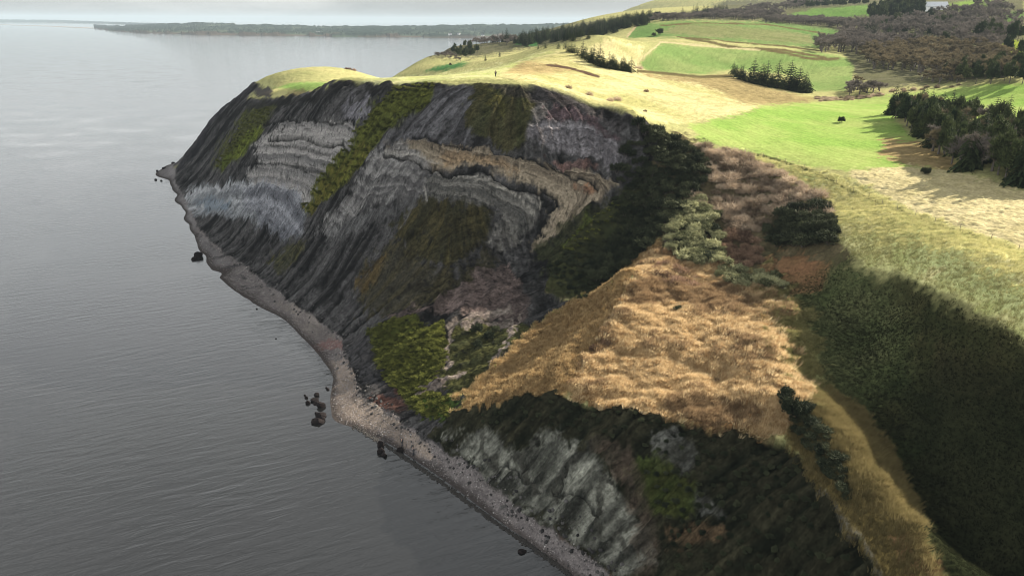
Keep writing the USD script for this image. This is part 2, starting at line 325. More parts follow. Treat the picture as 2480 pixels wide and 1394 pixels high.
q = area("1530 660,1640 640,1760 690,1880 720,1880 780,1760 770,1680 760,1600 740,1510 750", 22) * .8; tone = np.maximum(tone, q); mixc(q, (.27, .14, .065), (.36, .19, .085))
q = area("1400 850,1450 820,1490 810,1480 845,1420 875", 8); tone = np.maximum(tone, q); mixc(q, (.12, .06, .035), (.2, .10, .05))
q = area("1580 1000,1640 965,1760 960,1850 990,1840 1040,1700 1036", 16) * .9; tone = np.maximum(tone, q); mixc(q, (.24, .13, .055), (.34, .2, .09))
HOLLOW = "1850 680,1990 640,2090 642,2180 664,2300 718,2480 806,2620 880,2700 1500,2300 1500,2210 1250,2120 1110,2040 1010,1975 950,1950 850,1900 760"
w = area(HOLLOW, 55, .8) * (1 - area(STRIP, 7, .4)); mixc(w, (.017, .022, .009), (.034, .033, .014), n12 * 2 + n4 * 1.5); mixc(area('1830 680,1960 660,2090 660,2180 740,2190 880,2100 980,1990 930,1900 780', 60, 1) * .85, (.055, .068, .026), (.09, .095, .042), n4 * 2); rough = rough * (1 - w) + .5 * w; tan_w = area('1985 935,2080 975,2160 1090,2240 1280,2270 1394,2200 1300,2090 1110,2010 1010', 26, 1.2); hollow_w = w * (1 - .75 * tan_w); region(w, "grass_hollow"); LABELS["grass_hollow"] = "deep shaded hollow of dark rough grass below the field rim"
mixc(area("1850 640,1930 610,2010 640,1990 700,1920 720,1850 700", 16) * .8, (.17, .085, .045), (.12, .07, .035))
mixc(area("1990 960,2060 980,2140 1120,2180 1220,2120 1150,2040 1060", 26) * .75, (.19, .115, .06), (.12, .09, .04))
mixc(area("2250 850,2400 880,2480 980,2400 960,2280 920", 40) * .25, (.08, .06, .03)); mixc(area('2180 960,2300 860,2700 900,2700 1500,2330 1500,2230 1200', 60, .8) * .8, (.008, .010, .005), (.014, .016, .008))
SPUR = "1930 935,1985 955,2050 1020,2120 1110,2200 1240,2300 1420,2120 1420,2060 1300,1990 1190,1950 1120,1890 1062"
w = area(SPUR, 10); mixc(w, (.21, .155, .055), (.12, .09, .035), n4 * 2 + n15); rough = rough * (1 - w) + .4 * w; spur_w = w; region(w, "grass_ridge"); LABELS["grass_ridge"] = "narrow tan grass ridge running toward the near right corner"
mixc(area("2170 1300,2230 1290,2300 1420,2200 1420", 14) * .8, (.15, .085, .045))
FLANK = "1592 568,1602 600,1532 655,1497 745,1447 830,1387 925,1357 966,1200 989,1082 1024,1125 955,1185 880,1310 772,1485 686"
w = area(FLANK, 9, 1.3); flank_w = w; mixc(w, (.42, .28, .125), (.18, .11, .042), n12 * 1.4 + sf * .3 + n15 * 1.2 + n4); gold = np.maximum(gold, w); region(w, "grass_spur"); LABELS["grass_spur"] = "wedge-shaped spur of orange-gold grass leading down to the beach"
mixc(line("1240 838,1300 785,1400 730,1500 680", 9), (.16, .17, .045)); mixc(line("1090 1010,1130 960,1200 890", 6) * .7, (.12, .14, .03))

fade_w = area("1800 700,1880 690,1950 770,1985 870,1985 950,1930 960,1880 900,1840 800", 45, 1.6) * (1 - rock); mixc(fade_w * .75, (.20, .19, .075), (.30, .25, .115), n4 * 2 + n15)
mixc(area("1890 975,1950 985,2000 1060,2060 1180,2050 1225,1990 1130,1930 1050", 14) * .85, (.03, .026, .015), (.05, .04, .02))
# --- the big cliff
mixc(line('1490 1394,1443 1360,1320 1274,1187 1162,1090 1095,1022 1060,958 1012,880 960,846 894,832 825,800 795,717 735,660 693,590 640,530 600,490 558,462 505,445 465,422 430,395 400,440 380', 20, .3), (.06, .056, .056), (.035, .033, .033))
CLIFF = "440 386,460 330,488 272,545 225,604 196,630 205,600 240,690 235,760 222,805 198,832 182,890 180,912 205,1000 196,1100 188,1200 182,1300 190,1400 220,1500 265,1560 290,1610 330,1560 420,1480 480,1400 570,1330 640,1320 710,1400 738,1310 772,1185 880,1125 955,1082 1024,1040 1068,1022 1062,958 1014,880 962,846 896,830 826,800 797,717 737,660 695,590 642,530 602,488 560,460 507,442 467,418 432,430 400"
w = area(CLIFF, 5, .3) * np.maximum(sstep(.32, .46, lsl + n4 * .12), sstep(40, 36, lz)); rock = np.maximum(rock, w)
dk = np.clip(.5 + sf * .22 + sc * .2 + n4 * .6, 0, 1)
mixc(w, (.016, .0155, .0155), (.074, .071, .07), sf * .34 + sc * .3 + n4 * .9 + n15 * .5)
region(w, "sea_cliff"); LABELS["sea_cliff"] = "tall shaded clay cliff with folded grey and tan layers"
crest_w = w
SQ = [("640 302,700 294,770 288,830 296,860 310", 13.), ("652 338,690 334,740 332,770 345,800 352,830 345,845 358", 10.), ("590 400,650 396,700 398,740 404,800 424", 6.), ("440 490,560 450,640 440,720 458,735 500", 2.), ("470 520,560 560,690 590", 0.),
      ("930 340,1000 328,1080 338,1150 346,1250 366,1340 392,1430 412,1505 432", 15.), ("1000 332,1066 344,1142 360,1240 374,1310 396,1380 430,1430 440,1450 462", 13.), ("930 372,1000 388,1050 404,1080 416,1120 416,1150 408,1180 418,1240 446,1300 468,1345 478", 10.), ("1345 478,1352 495,1330 545,1300 600", 10.), ("1460 470,1400 530,1320 610", 13.5),
      ("900 440,960 440,1030 452,1100 460,1200 490,1260 520,1270 560,1220 600", 7.), ("860 520,960 484,1040 490,1150 530", 3.5), ("1280 330,1400 350,1500 400", 19.), ("1275 290,1400 290,1530 350", 22.), ("700 260,860 240,960 240", 17.)]
sp_, sv_ = np.vstack([pts(a) for a, b in SQ]), np.concatenate([[b] * len(pts(a)) for a, b in SQ])
SF = RBFInterpolator(sp_ / 300., sv_, kernel="linear", smoothing=.002)
kr = np.nonzero((rock > .05) & lvis)[0]
S_ = np.zeros(len(lx)); S_[kr] = SF(np.stack([pu[kr] + near[kr] * n4[kr] * 9, pv[kr] + near[kr] * n4[kr] * 6], 1) / 300.); S_[hid] = S_[VISIDX[hid_src]]
def band(f, seed): return meshkit.fbm(np.stack([S_ * f, n12 * .8, 0 * S_ + seed], 1), 3, seed) - .5
strata = band(2.2, 3) * 1.5 + band(6.0, 4) * 1.0
DARK = .95
def rk(txt, c, c2, soft=9, a=1.0, sm=0.0, n=None):
    q = area(txt, soft) * np.minimum(1, rock * 1.2) * a
    mixc(q, np.asarray(c) * DARK, np.asarray(c2) * DARK * .75, (1 - sm) * (sf * .3 + sc * .12) + sf * .1 + (n4 * .8 + n15 * .6) * (1 - .5 * sm) + sm * strata * 3.2 if n is None else n); smooth_rock[:] = np.maximum(smooth_rock, q * sm); return q
rk("1000 215,1150 205,1180 300,1120 345,960 345,900 380,880 360,960 290", (.145, .14, .146), (.045, .043, .045), 16, .8)
rk("1275 300,1330 280,1400 290,1490 335,1525 372,1490 405,1400 375,1330 350,1268 332", (.25, .235, .245), (.135, .125, .132), 9, 1, .6)
rk("1320 245,1420 275,1510 335,1490 330,1400 295,1330 275", (.12, .085, .09), (.09, .065, .07), 10, .9)
rk("1325 372,1400 385,1450 405,1430 420,1350 398", (.17, .105, .09), (.12, .08, .075), 8, .9)
rk("930 352,1000 336,1080 346,1150 356,1250 376,1340 402,1430 420,1502 440,1480 454,1440 484,1400 524,1350 566,1290 608,1308 570,1342 520,1352 490,1330 462,1250 428,1180 404,1120 396,1050 406,1000 386,930 376", (.27, .225, .165), (.19, .155, .115), 6, 1, 1)
rk("1068 374,1120 366,1190 384,1260 410,1220 408,1130 392,1080 392", (.28, .195, .115), (.23, .165, .105), 7, .8, 1)
rk("1390 455,1430 448,1445 462,1410 476", (.24, .13, .075), (.2, .12, .08), 5, .9, 1)
rk("1020 432,1130 416,1250 448,1312 488,1302 540,1240 584,1192 566,1205 506,1100 480,1040 486", (.16, .152, .138), (.10, .097, .09), 9, 1, .8)
rk("1190 566,1240 552,1262 580,1220 610,1180 592", (.22, .21, .185), (.16, .15, .14), 8, .8)
rk("625 345,680 305,720 292,800 288,862 305,872 340,842 372,790 432,742 505,700 470,610 448,590 440,620 400", (.29, .275, .262), (.185, .178, .175), 8, 1, 1)
rk("835 250,890 225,900 260,860 300,830 280", (.205, .197, .212), (.105, .10, .108), 10, .9)
rk("905 362,980 342,1040 385,1030 432,1040 470,990 470,960 482,890 500,790 566,760 570,800 520,850 470,880 420", (.255, .245, .235), (.105, .10, .10), 10, .9, .5)
rk("436 490,468 452,560 442,640 438,722 458,738 510,730 562,690 578,640 548,590 524,560 528,520 518,455 524", (.31, .317, .325), (.18, .187, .197), 7, 1, .5)
rk("580 455,650 440,722 458,738 510,730 562,690 578,640 548,600 500", (.225, .228, .25), (.13, .132, .15), 12, .85, .5)
rk("470 486,520 478,560 490,555 512,500 512", (.11, .145, .185), (.2, .225, .25), 7, .8)
rk("760 560,850 520,960 484,1010 470,980 540,900 540,860 570,800 580", (.19, .185, .18), (.07, .068, .068), 10, .7)
rk("640 252,672 255,640 300,590 352,545 405,520 405,535 360,570 310,600 262", (.055, .06, .02), (.085, .088, .03), 8, .9)
rk("628 305,640 312,590 372,545 408,528 404,560 366,600 322", (.12, .14, .026), (.09, .11, .022), 5, 1)
rk("955 210,1050 204,1040 240,962 300,902 362,852 424,792 482,745 514,734 498,770 440,828 362,870 302,905 250", (.075, .085, .022), (.105, .115, .026), 6, 1)
rk("840 380,880 345,905 358,850 424,792 482,745 514,734 498,770 456", (.11, .115, .024), (.13, .115, .03), 6, .9)
rk("1150 205,1250 196,1300 225,1272 342,1230 360,1160 330,1128 290", (.045, .047, .02), (.065, .06, .026), 9, .95)
rk("1180 215,1230 225,1225 270,1180 250", (.10, .09, .03), (.07, .07, .025), 10, .8)
rk("968 505,1020 482,1090 480,1190 500,1180 580,1090 645,1010 625,960 560", (.055, .047, .02), (.038, .036, .018), 14, .95)
rk("880 640,1000 560,1020 620,1100 660,1180 600,1210 640,1100 740,960 755,880 760", (.06, .052, .026), (.04, .036, .02), 16, .8)
rk("655 625,700 585,745 580,720 620,680 660", (.085, .08, .03), (.05, .05, .024), 10, .8)
rk("858 690,900 640,935 620,920 660,880 700", (.13, .09, .035), (.08, .06, .03), 8, .8)
rk("1490 486,1505 500,1430 582,1385 608,1362 602,1420 540", (.14, .185, .022), (.09, .12, .02), 6, 1)
rk("1300 600,1400 520,1500 455,1570 450,1600 560,1500 660,1400 720,1330 700", (.034, .038, .018), (.05, .05, .02), 12, .8)
rk("1150 655,1232 640,1285 720,1262 790,1180 772,1090 752,1000 766,950 760,1080 722", (.165, .125, .112), (.11, .085, .078), 10, .95)
rk("1290 650,1350 700,1360 745,1300 740,1270 690", (.03, .03, .03), (.05, .048, .046), 8, .9)
rk("890 800,960 772,1070 792,1085 860,1062 912,1020 945,1092 955,1085 1020,1030 1012,980 965,920 905", (.12, .125, .026), (.075, .085, .02), 9, 1)
rk("1010 965,1090 950,1120 955,1084 1022,1030 1010", (.055, .10, .022), (.07, .10, .022), 8, .9)
rk("1090 800,1150 770,1300 780,1190 880,1120 955,1080 940", (.07, .07, .025), (.05, .055, .02), 10, .9)
rk("900 965,950 925,985 980,945 1004", (.14, .07, .055), (.10, .06, .05), 10, .9)
rk("838 830,900 795,918 900,970 965,900 950,856 892", (.055, .053, .055), (.075, .07, .07), 8, .9)
for s, wd in (("1235 745,1150 770,1085 800,1084 850,1092 880,1060 915,1015 948", 8), ("1262 755,1240 800,1215 845,1178 880", 5), ("1120 900,1075 930,1020 955", 6), ("1238 770,1160 780,1120 800", 5)):
    mixc(line(s, wd) * rock, (.23, .195, .165), (.16, .13, .115))
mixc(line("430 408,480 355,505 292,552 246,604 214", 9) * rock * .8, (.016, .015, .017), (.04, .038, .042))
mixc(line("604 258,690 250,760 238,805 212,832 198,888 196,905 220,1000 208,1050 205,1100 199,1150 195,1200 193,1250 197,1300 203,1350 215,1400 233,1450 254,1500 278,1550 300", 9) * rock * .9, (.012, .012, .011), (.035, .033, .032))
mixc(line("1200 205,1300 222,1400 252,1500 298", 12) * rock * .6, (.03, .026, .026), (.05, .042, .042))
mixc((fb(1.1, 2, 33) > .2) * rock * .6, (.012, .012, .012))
# dark hard layers in the folds
ledge = np.zeros(len(lx))
for s, wd in (("652 338,690 334,740 332,770 345,800 352,830 345,845 358", 2.6), ("1000 330,1028 336,1066 344", 2.4), ("1080 350,1142 362", 2.4), ("1190 364,1240 374,1310 396,1380 426", 2.6), ("1380 432,1412 434,1430 440,1448 458", 2.6),
              ("930 372,1000 388,1050 404,1080 416,1120 416,1150 408,1180 418,1240 446,1300 468,1335 490", 3.0), ("1310 455,1348 478,1350 492,1330 510", 3.5), ("590 400,650 396,700 398,740 404", 1.8), ("690 395,735 412,800 424", 1.8), ("640 350,720 356,800 376", 1.5),
              ("640 300,700 292,770 290,800 300,830 300", 2.0), ("1305 470,1330 492,1305 500", 2)):
    q = line(s, wd * 1.4, .12) * rock; ledge = np.maximum(ledge, q); mixc(q, (.010, .010, .010))
for s in ("1050 414,1085 424,1130 422,1200 436,1290 480", "1306 470,1310 505", "1030 452,1032 480", "1140 432,1240 458,1300 520", "930 362,1010 374,1060 392"):
    mixc(line(s, 2.2, .5) * rock * .7, (.34, .32, .28))
# --- the low bluff in front
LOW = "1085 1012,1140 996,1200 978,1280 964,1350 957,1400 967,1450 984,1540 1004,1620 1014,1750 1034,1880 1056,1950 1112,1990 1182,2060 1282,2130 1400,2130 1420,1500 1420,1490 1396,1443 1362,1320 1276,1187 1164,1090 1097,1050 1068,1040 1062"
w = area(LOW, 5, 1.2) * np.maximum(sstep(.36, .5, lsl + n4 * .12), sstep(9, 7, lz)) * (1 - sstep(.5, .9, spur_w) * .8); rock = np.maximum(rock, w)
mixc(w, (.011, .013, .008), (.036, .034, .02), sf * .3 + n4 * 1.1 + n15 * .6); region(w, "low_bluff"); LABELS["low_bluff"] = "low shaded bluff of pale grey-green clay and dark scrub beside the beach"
rk("1085 1060,1160 1050,1215 1060,1240 1092,1265 1090,1300 1062,1380 1060,1430 1100,1480 1160,1530 1220,1570 1290,1590 1360,1520 1390,1440 1350,1330 1270,1200 1170,1110 1100", (.21, .21, .175), (.045, .046, .038), 20, 1, 0, sf * .5 + n4 * 1.8 + n15 * .8 + n12)
rk("1380 1090,1440 1140,1500 1210,1540 1290,1500 1320,1430 1240,1370 1160", (.31, .31, .255), (.12, .12, .10), 16, .85)
rk("1140 1062,1210 1068,1250 1120,1300 1150,1290 1180,1200 1140", (.29, .29, .24), (.17, .17, .145), 10, .7)
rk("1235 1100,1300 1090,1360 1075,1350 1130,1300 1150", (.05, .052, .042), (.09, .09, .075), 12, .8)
rk("1590 1050,1650 1040,1690 1070,1680 1130,1600 1120", (.17, .17, .15), (.05, .05, .042), 18, .8)
rk("1640 1180,1700 1170,1760 1240,1730 1260,1680 1220", (.13, .13, .115), (.05, .05, .04), 14, .7)
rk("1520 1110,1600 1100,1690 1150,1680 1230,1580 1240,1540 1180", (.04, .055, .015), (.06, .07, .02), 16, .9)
rk("1440 1060,1520 1070,1560 1160,1600 1300,1580 1394,1540 1390,1540 1250,1480 1150", (.10, .075, .055), (.06, .05, .038), 14, .7)
rk("1610 1262,1680 1248,1760 1270,1740 1310,1640 1320", (.13, .085, .048), (.07, .05, .03), 16, .8)
rk("1250 1270,1330 1282,1440 1362,1500 1400,1440 1400,1330 1310", (.13, .08, .062), (.10, .07, .06), 8, .8)
mixc(line("1985 1180,2030 1240,2080 1300,2120 1390", 6) * .8, (.15, .14, .115))
for s in ("1205 1120,1260 1148,1300 1170", "1350 1180,1400 1220,1450 1250", "1370 1130,1350 1190,1360 1200"):
    q = line(s, 4) * rock; ledge = np.maximum(ledge, q); mixc(q * .85, (.04, .042, .036))
for s in ("1290 1070,1255 1120,1300 1190", "1400 1100,1350 1160,1345 1215", "1470 1160,1440 1230,1455 1290", "1180 1062,1165 1090,1200 1130", "1540 1240,1500 1280,1520 1340"):
    mixc(line(s, 9, .9) * rock * .85, (.03, .03, .024), (.06, .058, .048))
# --- beach
BEACH = "1560 1440,1500 1402,1443 1364,1320 1278,1187 1166,1090 1099,1040 1072,1022 1063,958 1015,880 963,846 897,831 827,800 798,717 738,660 696,590 643,530 603,488 561,460 508,442 468,420 433,430 402,470 372,380 372,360 412,410 470,440 545,470 610,530 700,680 800,740 880,770 940,760 1040,900 1110,1100 1220,1250 1340,1340 1440"
w = area(BEACH, 3, .8) * (1 - sstep(3.2, 4.2, lz)) ; w = np.maximum(w, (lz < .5).astype(float)); beach_w = w
rock *= 1 - w; rough *= 1 - w; gold *= 1 - w
mixc(w, (.165, .146, .140), (.088, .078, .076), n15 * 2 + n05 * 1.5)
mixc(area("795 880,850 870,875 960,940 1010,1010 1060,1060 1110,1020 1105,930 1060,860 1030,800 1000,795 950", 9) * w, (.225, .183, .15), (.165, .135, .115))
mixc(area("660 715,720 738,800 800,810 830,760 820,700 770", 8) * w * .9, (.19, .165, .145), (.12, .105, .098))
mixc(area("745 835,830 822,838 846,780 850", 5) * w, (.14, .08, .07), (.18, .11, .10))
mixc(area("380 400,440 385,470 372,446 440,480 560,560 640,520 640,440 540", 8) * w * .7, (.10, .095, .095), (.16, .15, .15))
for k in range(7):
    a = 500 + k * 14; mixc(line(f"{a} {625 + k * 12},{a + 50} {618 + k * 13}", 3) * w * (k % 2 == 0), (.05, .047, .047))
mixc(sstep(.7, .15, lz) * w * .85, (.045, .038, .035))
region(w, "beach"); LABELS["beach"] = "narrow curving shingle and sand beach under the cliffs"

# ---------------------------------------------------------------- relief
nearmask = sstep(470, 400, lr)
dz = rock * nearmask * ((-1.2 * sstep(.2, 1.7, sc) + .9 * sstep(.2, 1.7, -sc) + sf * .26) * (1 - .75 * smooth_rock) + n4 * 1.5 * (1 - .5 * smooth_rock) + n15 * .5)
tt = lz * .9 + lx * .18 + n12 * 6
dz += rock * smooth_rock * np.clip(strata * 1.6, -.8, .8) * .75
dz -= ledge * .55
dz += (1 - rock) * rough * nearmask * (n15 * 1.5 + n4 * 1.2 + n05 * .45)
wp_ = lp + np.stack([n4, n12, 0 * n4], 1) * 5; gw = .5 - 2 * np.abs(fb(4.5, 3, 21, wp_, (1, 1.5, 1)))
dz += gold * ((gw * .9 + n4 * 2.4 + n12 * 3.0) * (1 - .6 * flank_w) + n15 * .9 + n05 * .3)
dz += beach_w * (n15 * .12 + n05 * .08) * sstep(.1, .8, lz)
dz += (1 - rock) * (1 - beach_w) * (1 - nearmask) * n12 * 1.6
dz -= crest_w * 0
dz *= sstep(-.2, .5, lz) * np.where(rock > .3, sstep(.6, 4, lz), 1)
lzz = lz + dz
zf = z0.ravel().copy(); zf[L] = lzz
V = np.stack([X.ravel(), Yy.ravel(), zf], 1)
idx = np.arange(NT * NR).reshape(NT, NR)
F = np.stack([idx[:-1, :-1], idx[1:, :-1], idx[1:, 1:], idx[:-1, 1:]], -1).reshape(-1, 4)
F = F[land.ravel()[F].all(1) & (zf[F].max(1) > -.9)]
fn = np.cross(V[F[:, 2]] - V[F[:, 0]], V[F[:, 3]] - V[F[:, 1]])
N = np.zeros_like(V)
for k in range(4):
    for c in range(3): N[:, c] += np.bincount(F[:, k], fn[:, c], len(V))
N /= np.maximum(np.linalg.norm(N, axis=1, keepdims=True), 1e-9)
if N[F[:1000, 0], 2].mean() < 0: N = -N; F = F[:, ::-1]
fw_ = np.isin(REG, [k for k, q in enumerate(REGIONS) if q.startswith("field")]); ln_ = np.sin(2 * math.pi * (lx * .93 + ly * .36 + n12 * 5) / 2.6) + .6 * np.sin(2 * math.pi * (lx * .93 + ly * .36 + n12 * 5) / 11)
COL *= (1 + fw_ * ln_ * .055 * np.clip(300 / lr, .3, 1))[:, None]
dl_ = (REG == 0) & (lr < 520); COL *= (1 + dl_ * np.sin(2 * math.pi * (lz + n12 * 2.5) / .55) * .07)[:, None]
# streaks and fine mottling that belong to the ground itself
mot = 1 + n05 * .45 + n15 * .35
COL = np.clip(COL * np.clip(mot, .55, 1.6)[:, None], .004, .62)
CF = np.zeros((len(V), 3)); CF[L] = COL
AX = np.zeros((len(V), 3)); AX[L] = np.stack([S_, np.clip(smooth_rock * 1.1, 0, 1), rock], 1)
RF = np.zeros(len(V), np.int16); RF[L] = REG
ground_f = RegularGridInterpolator((th, rh), zf.reshape(NT, NR), bounds_error=False, fill_value=None)
def ground(x, y):
    x = np.asarray(x, float); y = np.asarray(y, float)
    return ground_f(np.stack([np.arctan2(x, y), np.log(np.hypot(x, y))], -1))
UMAP = cKDTree(np.stack([pu[lvis] , pv[lvis]], 1)); VISL = np.nonzero(lvis)[0]
def hit(u, v):
    """the ground point that the photograph shows at a picture place"""
    q = np.atleast_2d(np.stack([np.asarray(u, float), np.asarray(v, float)], -1))
    i = VISL[UMAP.query(q)[1]]
    p = np.stack([lx[i], ly[i], lzz[i]], 1)
    return p[0] if np.ndim(u) == 0 else p

def rock_mat(name):
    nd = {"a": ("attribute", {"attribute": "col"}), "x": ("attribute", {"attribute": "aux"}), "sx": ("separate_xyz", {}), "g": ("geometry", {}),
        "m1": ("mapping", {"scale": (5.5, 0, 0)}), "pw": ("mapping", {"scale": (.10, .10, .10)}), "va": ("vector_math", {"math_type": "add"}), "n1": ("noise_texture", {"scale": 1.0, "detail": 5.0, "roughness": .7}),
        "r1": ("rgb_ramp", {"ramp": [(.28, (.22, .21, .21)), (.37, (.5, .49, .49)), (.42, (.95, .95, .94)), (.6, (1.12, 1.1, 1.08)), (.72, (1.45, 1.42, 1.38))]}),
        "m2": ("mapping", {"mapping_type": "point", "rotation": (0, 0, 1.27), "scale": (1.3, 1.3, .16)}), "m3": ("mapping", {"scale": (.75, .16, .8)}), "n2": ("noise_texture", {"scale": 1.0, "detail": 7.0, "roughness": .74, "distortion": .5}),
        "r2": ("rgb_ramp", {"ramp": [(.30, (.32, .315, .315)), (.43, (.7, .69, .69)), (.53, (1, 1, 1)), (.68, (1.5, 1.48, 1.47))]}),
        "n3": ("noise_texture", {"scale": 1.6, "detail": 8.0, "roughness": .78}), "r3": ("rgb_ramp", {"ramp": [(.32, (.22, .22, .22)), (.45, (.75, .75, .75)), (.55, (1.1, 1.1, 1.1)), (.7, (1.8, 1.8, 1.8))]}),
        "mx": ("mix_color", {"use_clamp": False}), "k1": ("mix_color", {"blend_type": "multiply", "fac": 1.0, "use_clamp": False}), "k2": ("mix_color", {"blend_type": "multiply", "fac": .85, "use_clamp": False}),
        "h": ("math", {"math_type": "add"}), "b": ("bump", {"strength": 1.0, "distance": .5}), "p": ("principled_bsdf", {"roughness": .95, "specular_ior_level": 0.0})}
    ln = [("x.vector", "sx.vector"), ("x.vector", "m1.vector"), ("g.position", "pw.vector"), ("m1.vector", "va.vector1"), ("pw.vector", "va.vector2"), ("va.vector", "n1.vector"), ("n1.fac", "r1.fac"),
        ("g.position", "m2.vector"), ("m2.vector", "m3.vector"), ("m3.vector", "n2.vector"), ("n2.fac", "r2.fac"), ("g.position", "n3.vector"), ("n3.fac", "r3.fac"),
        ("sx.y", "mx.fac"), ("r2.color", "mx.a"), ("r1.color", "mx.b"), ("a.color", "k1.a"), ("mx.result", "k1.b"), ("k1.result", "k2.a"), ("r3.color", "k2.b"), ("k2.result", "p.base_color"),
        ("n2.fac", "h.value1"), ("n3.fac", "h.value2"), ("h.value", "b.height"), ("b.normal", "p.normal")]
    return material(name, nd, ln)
def ground_mat(name, bump, scale, rough_=.95, lo=.5, hi=1.5):
    return material(name, {"a": ("attribute", {"attribute": "col"}), "g": ("geometry", {}), "n": ("noise_texture", {"scale": scale, "detail": 7.0, "roughness": .75}),
        "r": ("rgb_ramp", {"ramp": [(.25, (lo, lo, lo)), (.75, (hi, hi, hi))]}), "m": ("mix_color", {"blend_type": "multiply", "fac": 1.0, "use_clamp": False}),
        "b": ("bump", {"strength": bump, "distance": .25}), "p": ("principled_bsdf", {"roughness": rough_, "specular_ior_level": 0.0})},
        [("g.position", "n.vector"), ("n.fac", "r.fac"), ("a.color", "m.a"), ("r.color", "m.b"), ("m.result", "p.base_color"), ("n.fac", "b.height"), ("b.normal", "p.normal")])
M_ground, M_rock, M_beach = ground_mat("turf", .5, 2.2), rock_mat("clay_rock"), ground_mat("shingle", .9, 3.0, .85, .25, 1.75)
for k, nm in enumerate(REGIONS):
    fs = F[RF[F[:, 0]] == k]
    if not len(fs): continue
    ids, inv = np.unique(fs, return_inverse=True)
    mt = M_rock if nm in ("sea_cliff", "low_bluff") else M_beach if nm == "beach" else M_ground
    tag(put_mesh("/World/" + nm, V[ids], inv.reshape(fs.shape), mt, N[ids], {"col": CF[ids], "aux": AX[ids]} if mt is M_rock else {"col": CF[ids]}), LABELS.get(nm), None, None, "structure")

# ---------------------------------------------------------------- the sea
M_sea = material("sea_water", {"g": ("geometry", {}), "mr": ("mapping", {"rotation": (0, 0, -.44)}), "mp": ("mapping", {"scale": (.24, 1.0, 1.0)}),
    "n1": ("noise_texture", {"scale": .62, "detail": 4.0, "roughness": .58, "distortion": .6}), "n2": ("noise_texture", {"scale": .035, "detail": 3.0}), "r2": ("rgb_ramp", {"ramp": [(.3, (.2, .2, .2)), (.7, (1, 1, 1))]}),
    "b": ("bump", {"distance": .18, "strength": .5}), "p": ("principled_bsdf", {"base_color": (.006, .006, .006), "roughness": .03, "ior": 1.68, "specular_ior_level": .5})},
    [("g.position", "mr.vector"), ("mr.vector", "mp.vector"), ("mp.vector", "n1.vector"), ("g.position", "n2.vector"), ("n2.fac", "r2.fac"), ("r2.color", "b.strength"), ("n1.fac", "b.height"), ("b.normal", "p.normal")])
sea = put_mesh("/World/sea", [[-30000, -60, 0], [30000, -60, 0], [30000, 34000, 0], [-30000, 34000, 0]], [[0, 1, 2, 3]], M_sea)
tag(sea, "calm grey sea with fine ripples", None, None, "structure")

# ---------------------------------------------------------------- plants: one model of each kind, then a copy for every plant
rng = np.random.default_rng(11); random.seed(11)
def leaf_mat(name, dark, light, trans=.25):
    return material(name, {"o": ("object_info", {}), "g": ("geometry", {}), "n": ("noise_texture", {"scale": .9, "detail": 3.0}), "ad": ("math", {"math_type": "multiply_add", "value2": .45}), "mu": ("math", {"math_type": "multiply", "value2": .55}),
        "pi": ("math", {"math_type": "multiply_add", "value2": .35}),
        "r": ("rgb_ramp", {"ramp": [(.2, dark), (.8, light)]}), "d": ("principled_bsdf", {"roughness": .75, "specular_ior_level": .06}), "t": ("translucent_bsdf", {}), "mx": ("mix_closure", {"fac": trans})},
        [("g.position", "n.vector"), ("o.random", "ad.value1"), ("n.fac", "mu.value1"), ("mu.value", "ad.value3"), ("g.random_per_island", "pi.value1"), ("ad.value", "pi.value3"), ("pi.value", "r.fac"), ("r.color", "d.base_color"), ("r.color", "t.color"), ("d.BSDF", "mx.closure1"), ("t.BSDF", "mx.closure2")], surface="mx.closure")
M_spruce = leaf_mat("spruce_needles", (.010, .020, .011), (.050, .068, .028), .12)
M_pine = leaf_mat("pine_needles", (.016, .030, .015), (.075, .090, .035), .15)
M_dark = leaf_mat("dark_shrub_leaves", (.012, .018, .010), (.072, .080, .042), .12)
M_silver = leaf_mat("silver_green_leaves", (.05, .06, .025), (.48, .47, .26), .2)
M_twig = leaf_mat("bare_twigs", (.105, .092, .080), (.22, .19, .165), .1)
M_orange = leaf_mat("autumn_twigs", (.105, .09, .058), (.225, .18, .105), .15)
M_tan = leaf_mat("tan_shrub_twigs", (.10, .07, .045), (.66, .53, .39), .2)
M_red = leaf_mat("russet_shrub_twigs", (.09, .055, .038), (.42, .28, .19), .2)
M_bark = material("bark", {"g": ("geometry", {}), "n": ("noise_texture", {"scale": 6.0, "detail": 4.0}), "r": ("rgb_ramp", {"ramp": [(0, (.05, .04, .035)), (1, (.14, .12, .10))]}), "p": ("principled_bsdf", {"roughness": .9})}, [("g.position", "n.vector"), ("n.fac", "r.fac"), ("r.color", "p.base_color")])

